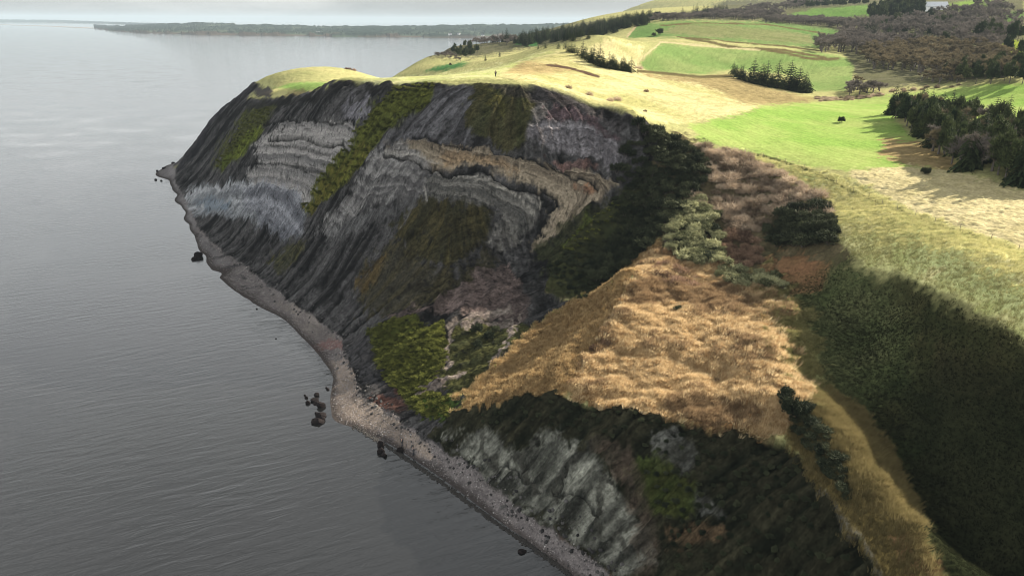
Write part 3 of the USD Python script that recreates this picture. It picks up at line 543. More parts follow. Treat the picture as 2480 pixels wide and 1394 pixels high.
def tube(p0, p1, r0, r1, n=5):
    p0, p1 = np.asarray(p0, float), np.asarray(p1, float); d = p1 - p0; d = d / (np.linalg.norm(d) + 1e-9)
    a = np.cross(d, [0.31, .94, .1]); a /= np.linalg.norm(a); b = np.cross(d, a)
    an = np.arange(n) / n * 2 * math.pi
    ring = np.cos(an)[:, None] * a + np.sin(an)[:, None] * b
    v = np.vstack([p0 + ring * r0, p1 + ring * r1]); i = np.arange(n); j = (i + 1) % n
    f = np.vstack([np.stack([i, j, n + j], 1), np.stack([i, n + j, n + i], 1)])
    return v, f
def join(ms):
    vs, fs, k = [], [], 0
    for v, f in ms:
        vs.append(v); fs.append(np.asarray(f) + k); k += len(v)
    return np.vstack(vs), np.vstack(fs)
def blades(base, tip, width, rg):
    """slender triangles from base points to tips"""
    d = tip - base; s = np.cross(d, rg.normal(size=d.shape)); s /= np.linalg.norm(s, axis=1, keepdims=True) + 1e-9
    w = np.asarray(width).reshape(-1, 1) * .5
    v = np.stack([base - s * w, base + s * w, tip], 1).reshape(-1, 3)
    return v, np.arange(len(v)).reshape(-1, 3)
def cards(c, nrm, size, rg, asp=.6):
    """small folded leaf sprays: kites"""
    a = np.cross(nrm, rg.normal(size=c.shape)); a /= np.linalg.norm(a, axis=1, keepdims=True) + 1e-9; b = np.cross(nrm, a)
    s = np.asarray(size).reshape(-1, 1)
    v = np.stack([c - a * s * .5, c + b * s * asp * .5 - nrm * s * .08, c + a * s * .5, c - b * s * asp * .5 - nrm * s * .08], 1).reshape(-1, 3)
    i = np.arange(len(c)) * 4
    return v, np.vstack([np.stack([i, i + 1, i + 2], 1), np.stack([i, i + 2, i + 3], 1)])
def spruce(H, W, rg, levels=17, base=.06, lop=.0):
    tr = join([tube((0, 0, -.5), (0, 0, H * .55), H * .016, H * .009), tube((0, 0, H * .55), (0, 0, H * .97), H * .009, H * .002)])
    ms = []
    for k in range(levels):
        t = base + (1 - base) * (k + rg.uniform(-.2, .2)) / levels; z = H * t
        L = W * (1 - t) ** .75 * rg.uniform(.8, 1.12) + .02 * H * .3
        nb = max(4, int(9 - 4 * t)); a0 = rg.uniform(0, 6.28)
        for q in range(nb):
            a = a0 + q * 6.283 / nb + rg.uniform(-.25, .25); l = L * rg.uniform(.65, 1.15)
            if rg.random() < lop: continue
            d = np.array([math.cos(a), math.sin(a), 0]); side = np.array([-d[1], d[0], 0])
            rise = -.04 + .28 * t
            n = 6; s = (np.arange(n) + .6) / n
            c = d * (s * l)[:, None] + np.array([0, 0, z]) + np.stack([0 * s, 0 * s, l * (rise * s - .55 * s * s)], 1)
            ww = l * .34 * (1.05 - s)
            for sg in (1, -1):
                tip = c + side * (sg * ww)[:, None] + d * (l * .16) - np.array([0, 0, 1]) * (l * .10)
                ms.append(blades(c, tip, np.full(n, l * .15), rg))
            ms.append(blades(c, c + d * (l * .2) - np.array([0, 0, l * .2]), np.full(n, l * .2), rg))
    return tr, join(ms)
def blob(rg, n, lobes, size, R, H, up=.35):
    """leaf sprays spread through overlapping lobes: returns crown mesh"""
    cs, ns = [], []
    for k in range(lobes):
        a = rg.uniform(0, 6.28); r = R * .62 * math.sqrt(rg.random()); rr = R * rg.uniform(.12, .40)
        c = np.array([r * math.cos(a), r * math.sin(a), H * rg.uniform(.3, .85) * (1 - .35 * (r / R) ** 2)])
        m = n // lobes; d = rg.normal(size=(m, 3)); d[:, 2] = np.abs(d[:, 2]) * 1.1 - .25; d /= np.linalg.norm(d, axis=1, keepdims=True)
        q = c + d * rr * np.array([1, 1, .8 * H / R * .6 + .3]) * (rg.uniform(.35, 1.0, m) ** .5)[:, None]
        cs.append(q); nn = d + rg.normal(size=(m, 3)) * .5 + [0, 0, up]; ns.append(nn / np.linalg.norm(nn, axis=1, keepdims=True))
    c, nrm = np.vstack(cs), np.vstack(ns); k = c[:, 2] > 0.05
    j = rg.integers(0, len(c), n // 4); d = c[j] - [0, 0, H * .3]; d = d / np.linalg.norm(d, axis=1, keepdims=True) + rg.normal(size=d.shape) * .3 + [0, 0, .5]
    return join([blades(c[j], c[j] + d * size * rg.uniform(.6, 1.7, (len(j), 1)), np.full(len(j), size * .5), rg), cards_(c, nrm, k, size, rg)])
def cards_(c, nrm, k, size, rg):
    return cards(c[k], nrm[k], rg.uniform(.6, 1.4, k.sum()) * size, rg)
def stems(rg, R, H, n=7, w=.05):
    return join([tube((rg.uniform(-.1, .1) * R, rg.uniform(-.1, .1) * R, -.3), (R * .6 * math.cos(a), R * .6 * math.sin(a), H * rg.uniform(.55, .85)), w, w * .35, 4) for a in rg.uniform(0, 6.28, n)])
def bare(H, R, rg, twigs=900, low=.3):
    ms, ends = [], []
    def grow(p, d, l, r, k):
        e = p + d * l; ms.append(tube(p, e, r, r * .62, 5 if k == 0 else 3))
        if k >= 3: ends.append((p, e)); return
        for _ in range(4 if k < 2 else 3):
            dd = d * .75 + rg.normal(size=3) * (.5 if k else .42) + np.array([0, 0, .18]); dd /= np.linalg.norm(dd)
            grow(p + d * l * rg.uniform(.55, 1.0), dd, l * rg.uniform(.5, .72), r * .55, k + 1)
    grow(np.array([0, 0, -.4]), np.array([0, 0, 1.0]), H * low + .4, H * .018, 0)
    tr = join(ms); sx = R / max(np.percentile(np.abs(tr[0][:, :2]), 97), .1); sz = H * .9 / tr[0][:, 2].max()
    S = np.array([sx, sx, sz]); tr = (tr[0] * S, tr[1])
    p0 = np.array([p for p, e in ends]) * S; p1 = np.array([e for p, e in ends]) * S
    i = rg.integers(0, len(ends), twigs); t = rg.random((twigs, 1)); b = p0[i] * (1 - t) + p1[i] * t
    d = (p1[i] - p0[i]); d /= np.linalg.norm(d, axis=1, keepdims=True) + 1e-9; d = d * .6 + rg.normal(size=d.shape) * .55 + [0, 0, .35]
    d /= np.linalg.norm(d, axis=1, keepdims=True)
    return tr, blades(b, b + d * (H * rg.uniform(.06, .16, (twigs, 1))), np.full(twigs, H * .0115), rg)
def twigbush(R, H, rg, n=420, w=.05, leaf=140):
    a = rg.uniform(0, 6.28, n); r = R * np.sqrt(rg.random(n)); z = H * (1 - .6 * (r / R) ** 2) * rg.uniform(.05, .7, n)
    b = np.stack([r * np.cos(a) * .75, r * np.sin(a) * .75, z], 1); d = np.stack([np.cos(a) * r / R, np.sin(a) * r / R, np.full(n, .8)], 1) + rg.normal(size=(n, 3)) * .45
    d /= np.linalg.norm(d, axis=1, keepdims=True)
    m1 = blades(b, b + d * (H * rg.uniform(.2, .75, (n, 1)) * rg.uniform(.5, 1.2)), np.full(n, w), rg)
    k = rg.integers(0, n, leaf); nn = rg.normal(size=(leaf, 3)) + [0, 0, .6]; nn /= np.linalg.norm(nn, axis=1, keepdims=True)
    return join([m1, cards(b[k] + d[k] * H * .22, nn, rg.uniform(.15, .36, leaf) * (R ** .5), rg)])

def kind_of(name, parts):
    """a model other plants refer to"""
    root = f"/World/{name}"; c = stage.CreateClassPrim(root); c.SetTypeName("Xform")
    for nm, (v, f), mt in parts:
        put_mesh(root + "/" + nm, v, f, mt)
    return root
KIND = {}
def variants(key, n, fn):
    KIND[key] = [kind_of(f"model_{key}_{'abcdef'[i]}", fn(np.random.default_rng(100 + i * 7 + len(key)))) for i in range(n)]
variants("spruce", 3, lambda g: (lambda t, c: [("trunk", t, M_bark), ("crown", c, M_spruce)])(*spruce(10, g.uniform(2.3, 3.0), g)))
variants("ragged_spruce", 2, lambda g: (lambda t, c: [("trunk", t, M_bark), ("crown", c, M_spruce)])(*spruce(10, g.uniform(2.4, 2.9), g, 14, .12, .28)))
variants("copse_spruce", 3, lambda g: (lambda t, c: [("trunk", t, M_bark), ("crown", c, M_pine)])(*spruce(10, g.uniform(3.0, 3.6), g, 22, .04)))
variants("pine", 2, lambda g: [("trunk", tube((0, 0, -.5), (.2, .1, 7.5), .22, .08), M_bark), ("crown", blob(g, 3600, 22, .55, 3.6, 10), M_pine)])
variants("bare_tree", 3, lambda g: (lambda t, c: [("trunk", t, M_bark), ("crown", c, M_twig)])(*bare(10, 4.0, g, 2600)))
variants("autumn_tree", 2, lambda g: (lambda t, c: [("trunk", t, M_bark), ("crown", c, M_orange)])(*bare(10, 4.4, g, 2800, .2)))
variants("dark_shrub", 3, lambda g: [("stem", stems(g, 2, 2.4), M_bark), ("crown", blob(g, 1500, 30, .32, 2.2, 2.7), M_dark)])
variants("silver_shrub", 3, lambda g: [("stem", stems(g, 2, 2.4), M_bark), ("crown", blob(g, 1600, 32, .30, 2.2, 2.6), M_silver)])
variants("tan_shrub", 3, lambda g: [("stem", stems(g, 1.6, 1.7), M_bark), ("crown", twigbush(1.9, 2.4, g, 480, .10, 150), M_tan)])
variants("russet_shrub", 2, lambda g: [("stem", stems(g, 1.6, 1.7), M_bark), ("crown", twigbush(1.9, 2.3, g, 480, .10, 150), M_red)])
PLACED = []
def plant(key, name, p, size, label, cat, group=None, squash=1.0):
    path = numbered(name); x = UsdGeom.Xform.Define(stage, path)
    x.AddTranslateOp().Set(Gf.Vec3d(*map(float, p))); x.AddRotateZOp().Set(float(rng.uniform(0, 360))); x.AddScaleOp().Set(Gf.Vec3f(size * squash, size * squash, size))
    pr = x.GetPrim(); pr.GetReferences().AddInternalReference(KIND[key][int(rng.integers(len(KIND[key])))]); pr.SetInstanceable(True)
    tag(pr, label, cat, group); PLACED.append((p[0], p[1], size))
def stand(u, v):                      # a ground point seen at a picture place
    p = hit(u, v).copy(); p[2] = float(ground(p[0], p[1])) - .15; return p
def scatter(txt, n, dmin, plan=None, seed=1):
    """n ground points inside an outline, no two closer than dmin metres"""
    g = np.random.default_rng(seed)
    if plan is None:
        q = pts(txt); poly = shapely.Polygon(q).buffer(0)
        s = np.nonzero(shapely.contains_xy(poly, pu, pv) & lvis)[0]
    else:
        poly = shapely.Polygon(plan); s = np.nonzero(shapely.contains_xy(poly, lx, ly))[0]
    if not len(s): return []
    wgt = lr[s] ** 2 * (1 + 2 * lsl[s] * 0); wgt = wgt / wgt.sum(); out = []
    for i in s[g.choice(len(s), min(len(s), n * 40), p=wgt)]:
        p = lp[i]
        if all((p[0] - o[0]) ** 2 + (p[1] - o[1]) ** 2 > dmin * dmin for o in out):
            out.append(np.array([p[0], p[1], float(ground(p[0], p[1])) - .15]))
            if len(out) >= n: break
    return out
NTH = "leftmost,second from the left,third from the left,fourth from the left,fifth from the left,sixth from the left,seventh from the left,eighth from the left,ninth from the left,tenth from the left,eleventh from the left,twelfth from the left,thirteenth from the left,fourteenth from the left,fifteenth from the left,rightmost".split(",")
def px_h(p, h):                       # metres for a height in picture units at a point
    return h * np.linalg.norm(p - CAM) / FPX * .97
# the two conifer rows
ROW1 = [(855, 470, 62), (945, 500, 82), (1010, 512, 92), (1080, 545, 148), (1110, 572, 118), (1165, 600, 130), (1195, 612, 172), (1245, 640, 196), (1278, 645, 120), (1340, 662, 155), (1380, 668, 142), (1410, 666, 105), (1455, 678, 112), (1495, 685, 114), (1520, 690, 88), (1552, 694, 138)]
for i, (a, b, h) in enumerate(ROW1):
    p = stand(1140 + a * .25, b * .25 + 1); plant("spruce" if i % 3 else "ragged_spruce", "conifer", p, px_h(p, h * .27) / 10, f"dark conifer, {NTH[i]} in the ragged row on the dry hill", "conifer", "conifer row on the dry hill", 1.6)
for k, (u, v) in enumerate(((1783, 186), (1798, 193), (1816, 199), (1834, 205), (1848, 207), (1866, 211), (1884, 213), (1900, 217), (1915, 219), (1932, 222), (1948, 225))):
    p = stand(u, v); plant('ragged_spruce' if k % 2 else 'spruce', 'young_conifer', p, px_h(p, rng.uniform(24, 40)) / 10, f"shorter conifer, {NTH[k]} among the taller ones of the field-foot row", 'conifer', 'shorter conifers in the field-foot row', 1.7)
ROW2 = [(120, 612, 105), (180, 640, 108), (212, 655, 80), (280, 672, 180), (345, 690, 165), (385, 698, 188), (428, 702, 110), (475, 715, 205), (522, 720, 85), (570, 728, 215), (605, 735, 112), (645, 742, 182), (700, 752, 152), (728, 752, 96)]
for i, (a, b, h) in enumerate(ROW2):
    p = stand(1740 + a * .2984, b * .2984 + 1); plant("spruce", "conifer", p, px_h(p, h * .32) / 10, f"dark conifer, {'rightmost' if i == 13 else NTH[i]} in the row below the bright green field", "conifer", "conifer row at the field foot", 1.5)
for u, v, h, lab in ((1320, 118, 20, "lone dark conifer on the crest left of the ragged conifer row"), (1304, 120, 12, "short dark conifer left of the lone crest conifer"), (1276, 113, 20, "dark conifer beside the small field on the second headland"), (1210, 138, 14, "dark bushy conifer at the left end of the light green bluff"), (1175, 148, 16, "dark bushy conifer on the second headland, nearest the sea")):
    p = stand(u, v); plant("ragged_spruce", "conifer", p, px_h(p, h) / 10, lab, "conifer", None, 1.1)
for k, (u, v) in enumerate(((1370, 119), (1384, 126), (1399, 134), (1412, 140), (1424, 145), (1434, 152), (1447, 157), (1459, 162), (1469, 164), (1482, 166), (1496, 168), (1509, 170), (1522, 172))):
    p = stand(u, v + 1); plant("spruce" if k % 2 else "ragged_spruce", "young_conifer", p, px_h(p, rng.uniform(20, 36)) / 10, f"shorter conifer, {NTH[k] if k < 12 else 'rightmost'} among the taller ones of the ragged row", "conifer", "shorter conifers in the ragged row", 1.5)
# skyline and hillside woods
def where(p, q):
    """a word for a plant's place within its outline, and for its size"""
    u, v, _ = project(np.asarray(p)); x0, y0 = q.min(0); x1, y1 = q.max(0); a, b = (u - x0) / (x1 - x0 + 1e-6), (v - y0) / (y1 - y0 + 1e-6)
    s = ("upper" if b < .4 else "lower" if b > .65 else "") + (" left" if a < .33 else " right" if a > .67 else " middle"); return s.strip() + " part"
def sized(h, lo, hi): return "small " if h < lo + (hi - lo) * .3 else "tall " if h > lo + (hi - lo) * .72 else ""
def mass(txt, n, dmin, key, name, hm, label, cat, seed, squash=1.0):
    p = np.array(scatter(txt, n, dmin, None, seed)); k = len(p); g = np.random.default_rng(seed); path = numbered(name); pi = UsdGeom.PointInstancer.Define(stage, path)
    tg = []
    for q, root in enumerate(KIND[key]):
        c = stage.DefinePrim(f"{path}/plant_{'abc'[q]}", "Xform"); c.GetReferences().AddInternalReference(root); tg.append(c.GetPath())
    pi.CreatePrototypesRel().SetTargets(tg); pi.CreateProtoIndicesAttr(Vt.IntArray.FromNumpy(g.integers(0, len(tg), k).astype(np.int32))); pi.CreatePositionsAttr(Vt.Vec3fArray.FromNumpy(p.astype(np.float32)))
    an = g.uniform(0, 3.14, k); pi.CreateOrientationsAttr(Vt.QuathArray([Gf.Quath(float(c), 0, 0, float(d)) for c, d in zip(np.cos(an), np.sin(an))]))
    h = hm * g.uniform(.7, 1.25, k); pi.CreateScalesAttr(Vt.Vec3fArray.FromNumpy(np.stack([h * squash, h * squash, h], 1).astype(np.float32))); tag(pi, label, cat, None, "stuff")
def wood(txt, n, dmin, key, name, hpx, label, cat, group, seed, squash=1.0, hm=None):
    for p in scatter(txt, n, dmin, None, seed):
        h = (hm if hm else px_h(p, hpx)) * rng.uniform(.75, 1.2); plant(key, name, p, h / 10, sized(h / (hm or px_h(p, hpx)), .75, 1.2) + label + ', ' + where(p, pts(txt)), cat, group, squash)
wood("1255 104,1330 94,1400 84,1450 75,1500 64,1540 55,1572 50,1580 56,1545 66,1480 82,1410 98,1330 106,1260 112", 230, 4.2, "spruce", "skyline_conifer", 27, "dark conifer in the skyline belt left of the fields", "conifer", "conifer belt on the left skyline", 21, 1.35)
mass("1230 100,1300 84,1400 70,1470 64,1440 76,1340 90,1260 104", 160, 10, "spruce", "far_forest", .9, "dark conifer forest on the hazy ridge by the water", "forest", 22, 1.4)
wood("1090 122,1140 112,1160 132,1130 142,1100 136", 34, 5, "pine", "hill_tree", 18, "dark round tree on the second headland's seaward hill", "tree", "dark trees on the seaward hill", 23, .9)
wood("1048 138,1085 134,1110 142,1120 150,1060 142", 20, 5, "bare_tree", "hill_brush", 12, "brown leafless tree on the edge of the seaward hill", "tree", "leafless trees on the seaward hill", 24, 1.2)
wood("1130 110,1200 96,1250 98,1245 110,1200 108,1150 112", 40, 6, "bare_tree", "hill_brush", 16, "brown leafless tree behind the rounded tan hill", "tree", "leafless trees behind the tan hill", 25, 1.2)
for i, (u, v, h) in enumerate(((1196, 100, 22), (1205, 101, 20), (1217, 102, 26), (1226, 103, 34), (1234, 104, 24), (1248, 106, 20))):
    p = stand(u, v); plant("spruce", "hill_conifer", p, px_h(p, h) / 10, f"{NTH[i] if i < 5 else 'rightmost'} of six pointed conifers on the hill by the water", "conifer", "pointed conifers on the hill by the water", 1.1)
mass("1560 49,1640 42,1720 38,1830 44,1830 50,1700 46,1570 53", 160, 4, "bare_tree", "skyline_hedge", .55, "brown leafless hedge along the skyline above the dark green field", "hedge", 26, 1.6)
mass("1690 40,1760 34,1840 36,1880 30,1900 40,1840 46,1760 42", 90, 6, "bare_tree", "ridge_wood", .75, "brown leafless wood on the ridge behind the skyline hedge", "wood", 36, 1.4)
wood("1640 42,1700 36,1760 30,1770 36,1700 43", 16, 7, "ragged_spruce", "ridge_conifer", 24, "ragged conifer standing above the skyline hedge", "conifer", "ragged conifers on the skyline", 27, 1.1)
mass("1790 26,1880 16,1960 8,1990 14,1900 26,1820 32", 80, 6, "bare_tree", "hilltop_wood", .8, "brown leafless wood on the hilltop at the upper edge", "wood", 28, 1.4)
mass("1900 14,2100 4,2100 14,1960 22", 80, 6, "pine", "hilltop_grove", .9, "dark grove on the hilltop behind the small green field", "wood", 29, 1.0)
mass("1845 50,1900 48,2000 50,2060 60,2060 70,1960 62,1850 56", 150, 4, "bare_tree", "hedgerow", .6, "brown hedgerow below the small hill field", "hedge", 30, 1.6)
wood("2095 50,2140 30,2230 24,2236 40,2200 52,2120 60", 46, 6, "pine", "barn_tree", 34, "dark evergreen tree in the clump by the barn", "tree", "dark evergreens by the barn", 31, .9)
wood("2060 70,2180 56,2320 30,2420 20,2480 60,2440 100,2420 140,2300 110,2200 90,2090 110,2040 100", 230, 6.5, "bare_tree", "wood_tree", 0, "grey-brown leafless tree in the upper hillside wood", "tree", "leafless upper wood", 32, 1.0, 10.5)
wood("1975 118,2050 96,2100 108,2180 110,2240 118,2120 140,2060 128,1990 128", 70, 6, "bare_tree", "edge_tree", 0, "pale grey leafless tree beside the olive pasture", "tree", "leafless trees at the pasture edge", 33, 1.15, 10)
wood("2090 128,2250 118,2400 130,2440 150,2460 190,2300 195,2200 172,2110 172", 170, 5.5, "autumn_tree", "brown_tree", 0, "russet-brown tree in the lower hillside wood", "tree", "russet lower wood", 34, 1.1, 8.5)
wood("2080 90,2150 84,2160 100,2090 104", 9, 6, "spruce", "wood_conifer", 0, "dark conifer within the leafless wood above the pasture", "conifer", "conifers within the wood", 35, 1.2, 13)
wood('2130 60,2230 50,2330 70,2330 110,2240 120,2140 110', 22, 7, 'pine', 'wood_evergreen', 0, 'dark evergreen within the upper hillside wood', 'tree', 'evergreens within the upper wood', 44, 1.1, 11)
wood("2340 80,2480 100,2480 160,2440 150,2360 100", 14, 9, "pine", "wood_pine", 0, "dark pine at the right end of the hillside wood", "pine tree", "pines right of the wood", 37, .9, 13)
wood("2290 190,2400 180,2480 165,2480 205,2340 205", 30, 6, "pine", "field_edge_tree", 0, "dark bushy tree above the sunlit field", "tree", "dark trees above the sunlit field", 38, .95, 9)
wood("2220 192,2290 186,2330 200,2250 205", 10, 5, "autumn_tree", "field_edge_bush", 0, "yellow-brown bush at the wood foot", "bush", "bushes at the wood foot", 39, 1.5, 4.5)
wood("2046 232,2130 226,2140 216,2060 218", 14, 3.0, "bare_tree", "bare_bush", 0, "grey leafless bush in the dip thicket", "bush", "thicket in the dip", 40, 1.6, 5)
mass("1965 238,2050 236,2100 232,2135 226,2140 231,2060 244,1985 245", 50, 1.4, "tan_shrub", "dip_scrub", .45, "low dark scrub along the dip behind the sunlit field", "scrub", 41, 1.2)
wood("2140 222,2250 210,2330 206,2330 210,2250 216,2150 227", 16, 4, "tan_shrub", "bank_shrub", 0, "low tan shrub on the sunlit field's top bank", "shrub", "shrubs on the field bank", 42, 1.1, 6)
# the near copse
fp = [hit(u, v)[:2] for u, v in ((2172, 288), (2215, 330), (2262, 375), (2315, 408), (2400, 432), (2478, 452))]
plan = fp + [fp[-1] + np.array([30, 2]), fp[-1] + np.array([48, 40]), fp[3] + np.array([34, 36]), fp[1] + np.array([22, 32]), fp[0] + np.array([6, 18])]
CQ = np.array([[2160, 250], [2480, 455]])
for k, p in enumerate(scatter(None, 170, 2.3, plan, 51)):
    front = min(np.hypot(*(p[:2] - q)) for q in fp); t = rng.random()
    if t < .32: plant("copse_spruce", "copse_conifer", p, rng.uniform(.75, 1.2), "blue-green spruce packed into the dark copse, " + where(p, CQ), "conifer", "spruces of the dark copse", 1.0)
    elif t < .82: plant("pine", "copse_pine", p, rng.uniform(.75, 1.1), "rounded dark pine packed into the copse, " + where(p, CQ), "pine tree", "pines of the dark copse", 1.0)
    else: plant("autumn_tree" if t < .9 else "bare_tree", "copse_birch", p, rng.uniform(.7, .95), "thin leafless tree within the dark copse, " + where(p, CQ), "tree", "leafless trees of the copse", 1.0)
# single bushes on the fields
for u, v, h, key, lab in ((2037, 297, 14, "dark_shrub", "lone small dark bush in the middle of the sunlit field"), (2240, 420, 16, "dark_shrub", "lone dark bush in the tan rough below the copse"), (2072, 208, 24, "autumn_tree", "small leafless tree with long shadow beside the dip thicket"),
                          (1376, 215, 12, "tan_shrub", "small tan bush just behind the cliff edge, left of the others"), (1428, 232, 14, "tan_shrub", "small tan bush behind the cliff edge, second from the left"), (1477, 246, 13, "tan_shrub", "small tan bush in the pair near the cliff edge, left one"), (1494, 244, 14, "tan_shrub", "small tan bush in the pair near the cliff edge, right one"),
                          (1566, 222, 10, "russet_shrub", "small brown bush in the middle of the pale dry field"), (1562, 270, 8, "tan_shrub", "tiny tan bush on the pale dry field nearest the dark thicket"), (1592, 44, 14, "dark_shrub", "dark bush on the skyline at the field corner"), (1596, 85, 14, "dark_shrub", "dark bush at the left tip of the olive pasture"), (1583, 88, 9, "dark_shrub", "smaller dark bush left of the olive pasture"), (1546, 170, 14, "tan_shrub", "tan bush at the right end of the ragged conifer row"),
                          (2365, 12, 12, "dark_shrub", "dark bush in the pale field right of the white barn"), (838, 168, 7, "russet_shrub", "brown bush on the far headland hill, left one"), (848, 169, 8, "russet_shrub", "brown bush on the far headland hill, middle one"), (858, 172, 9, "russet_shrub", "brown bush on the far headland hill, right one"), (1089, 158, 6, "dark_shrub", "dark bush in the small field of the second headland")):
    p = stand(u, v); plant(key, "field_bush", p, px_h(p, h) / (10 if key == "autumn_tree" else 2.6), lab, "bush")
# scrub on the slope
def scrub(txt, n, dmin, key, name, s0, s1, label, group, seed):
    for p in scatter(txt, int(n * 1.4), dmin * .8, None, seed):
        sz = s0 + (s1 - s0) * rng.random() ** 1.6; plant(key, name, p, sz, sized(sz, s0, s1).replace('tall ', 'large ') + (label[4:] if label.startswith('low ') else label) + ', ' + where(p, pts(txt)), "shrub", group, rng.uniform(.8, 1.4))
scrub("1545 298,1600 330,1690 372,1722 420,1690 470,1650 520,1590 575,1520 650,1440 690,1430 640,1500 560,1520 470,1490 410,1520 350", 170, 1.7, "dark_shrub", "dark_shrub", .5, 1.15, "dark shrub in the shaded thicket right of the cliff", "shaded dark thicket", 61)
mass("1420 560,1500 450,1560 420,1600 470,1600 560,1500 660,1420 730,1340 700,1330 650", 200, .9, "dark_shrub", "bank_scrub", .34, "low dark scrub on the shaded bank left of the golden spur", "scrub", 60, 1.2)
scrub("1690 352,1760 368,1850 398,1930 440,1990 480,2010 520,1940 540,1880 520,1830 560,1780 560,1730 500,1725 420", 110, 2.1, "tan_shrub", "tan_shrub", .55, 1.1, "tan leafless shrub on the sunny slope below the fence", "tan shrubs on the sunny slope", 62)
scrub("1600 575,1640 520,1690 480,1735 520,1750 580,1748 640,1690 650,1620 620", 46, 1.7, "silver_shrub", "silver_shrub", .65, 1.15, "silver-green shrub in the bright clump above the spur", "silver-green clump", 63)
scrub("1600 575,1640 520,1690 480,1735 520,1750 580,1748 640,1690 650,1620 620", 12, 2.2, "dark_shrub", "clump_shrub", .5, .9, "dark shrub showing between the silver-green shrubs", "dark shrubs in the silver clump", 86)
scrub("1670 470,1700 465,1700 500,1675 500", 4, 1.5, "tan_shrub", "pale_shrub", .8, 1.1, "pale pinkish shrub crowning the silver-green clump", "pale shrubs crowning the clump", 64)
scrub("1735 640,1800 660,1890 680,1895 700,1800 705,1740 680", 16, 1.8, "silver_shrub", "silver_bush", .6, .95, "blue-green shrub in the row above the golden bowl", "blue-green row above the bowl", 65)
scrub("1745 560,1830 570,1850 640,1780 655,1740 620", 24, 1.6, "russet_shrub", "russet_shrub", .6, 1.05, "russet shrub between the silver clump and the dark thicket", "russet shrubs", 66)
scrub("1850 560,1900 520,2000 500,2030 560,2010 600,1930 605,1860 600", 44, 1.7, "dark_shrub", "hollow_shrub", .6, 1.2, "dark shrub in the clump above the hollow", "dark shrubs above the hollow", 67)
scrub("1580 640,1640 650,1720 690,1680 700,1590 690", 22, 1.5, "russet_shrub", "bowl_shrub", .4, .8, "low russet shrub at the foot of the silver-green clump", "low russet shrubs", 69)
for u, v, s, key, lab in ((1905, 975, .85, "dark_shrub", "grey-dark shrub at the right end of the golden bowl"), (1925, 1010, 1.15, "dark_shrub", "large dark shrub where the ridge meets the golden bowl"), (1440, 845, .55, "russet_shrub", "small russet shrub on the brow of the golden spur, left"), (1465, 830, .6, "russet_shrub", "small russet shrub on the brow of the golden spur, right"), (1640, 755, .5, "dark_shrub", "small dark shrub in the middle of the golden bowl"), (1740, 920, .5, "tan_shrub", "small pale shrub near the front of the golden bowl"), (1880, 735, .55, "russet_shrub", "small brown shrub just below the blue-green row"),
                       (1155, 800, .8, "dark_shrub", "dark green shrub on the scree island, left"), (1185, 815, .8, "dark_shrub", "dark green shrub on the scree island, middle"), (1160, 840, .7, "dark_shrub", "dark green shrub on the scree island, lower"), (1200, 795, .6, "dark_shrub", "dark green shrub on the scree island, right")):
    p = stand(u, v); plant(key, "slope_shrub", p, s, lab, "shrub")

mass("1895 980,1950 985,2010 1060,2060 1180,2050 1220,1990 1120,1930 1050", 60, .8, "dark_shrub", "ridge_scrub", .36, "dark scrub on the seaward flank of the ridge", "scrub", 80, 1.5)
M_olive = leaf_mat("olive_turf", (.045, .05, .012), (.17, .18, .04), .2)
variants("turf_clump", 3, lambda g: [("crown", blob(g, 420, 14, .34, 1.6, 1.5), M_olive)])
mass("890 800,960 772,1070 792,1085 860,1062 912,1020 945,1092 955,1085 1015,1030 1010,980 965,920 905", 420, .7, "turf_clump", "mound_turf", .42, "olive turf and low growth on the mounds at the cliff foot", "turf", 90, 1.4)
mass("955 210,1050 204,1040 240,962 300,902 362,852 424,792 482,745 512,734 498,770 440,828 362,870 302,905 250", 320, 1.3, "turf_clump", "gully_turf", .5, "long diagonal strip of olive turf down the cliff", "turf", 91, 1.4)
mass("640 262,655 275,600 345,560 390,528 408,522 398,560 340,600 280", 200, 1.3, "turf_clump", "face_turf", .5, "shorter strip of olive turf on the left of the cliff", "turf", 92, 1.4)
mass("1490 486,1505 500,1430 582,1385 608,1362 602,1420 540", 160, .9, "turf_clump", "bank_turf", .36, "bright patch of turf on the shaded bank right of the folds", "turf", 93, 1.4)
mass("1110 1012,1350 968,1620 1026,1900 1075,1960 1150,1700 1120,1400 1040,1200 1030", 70, 1.0, "dark_shrub", "brow_scrub", .22, "low dark scrub under the brow of the low bluff", "scrub", 81, 1.3)
mass("1560 1130,1900 1120,2030 1300,2080 1394,1640 1394,1620 1250", 90, 1.2, "dark_shrub", "bluff_scrub", .24, "low dark scrub on the shaded face of the low bluff", "scrub", 82, 1.3)

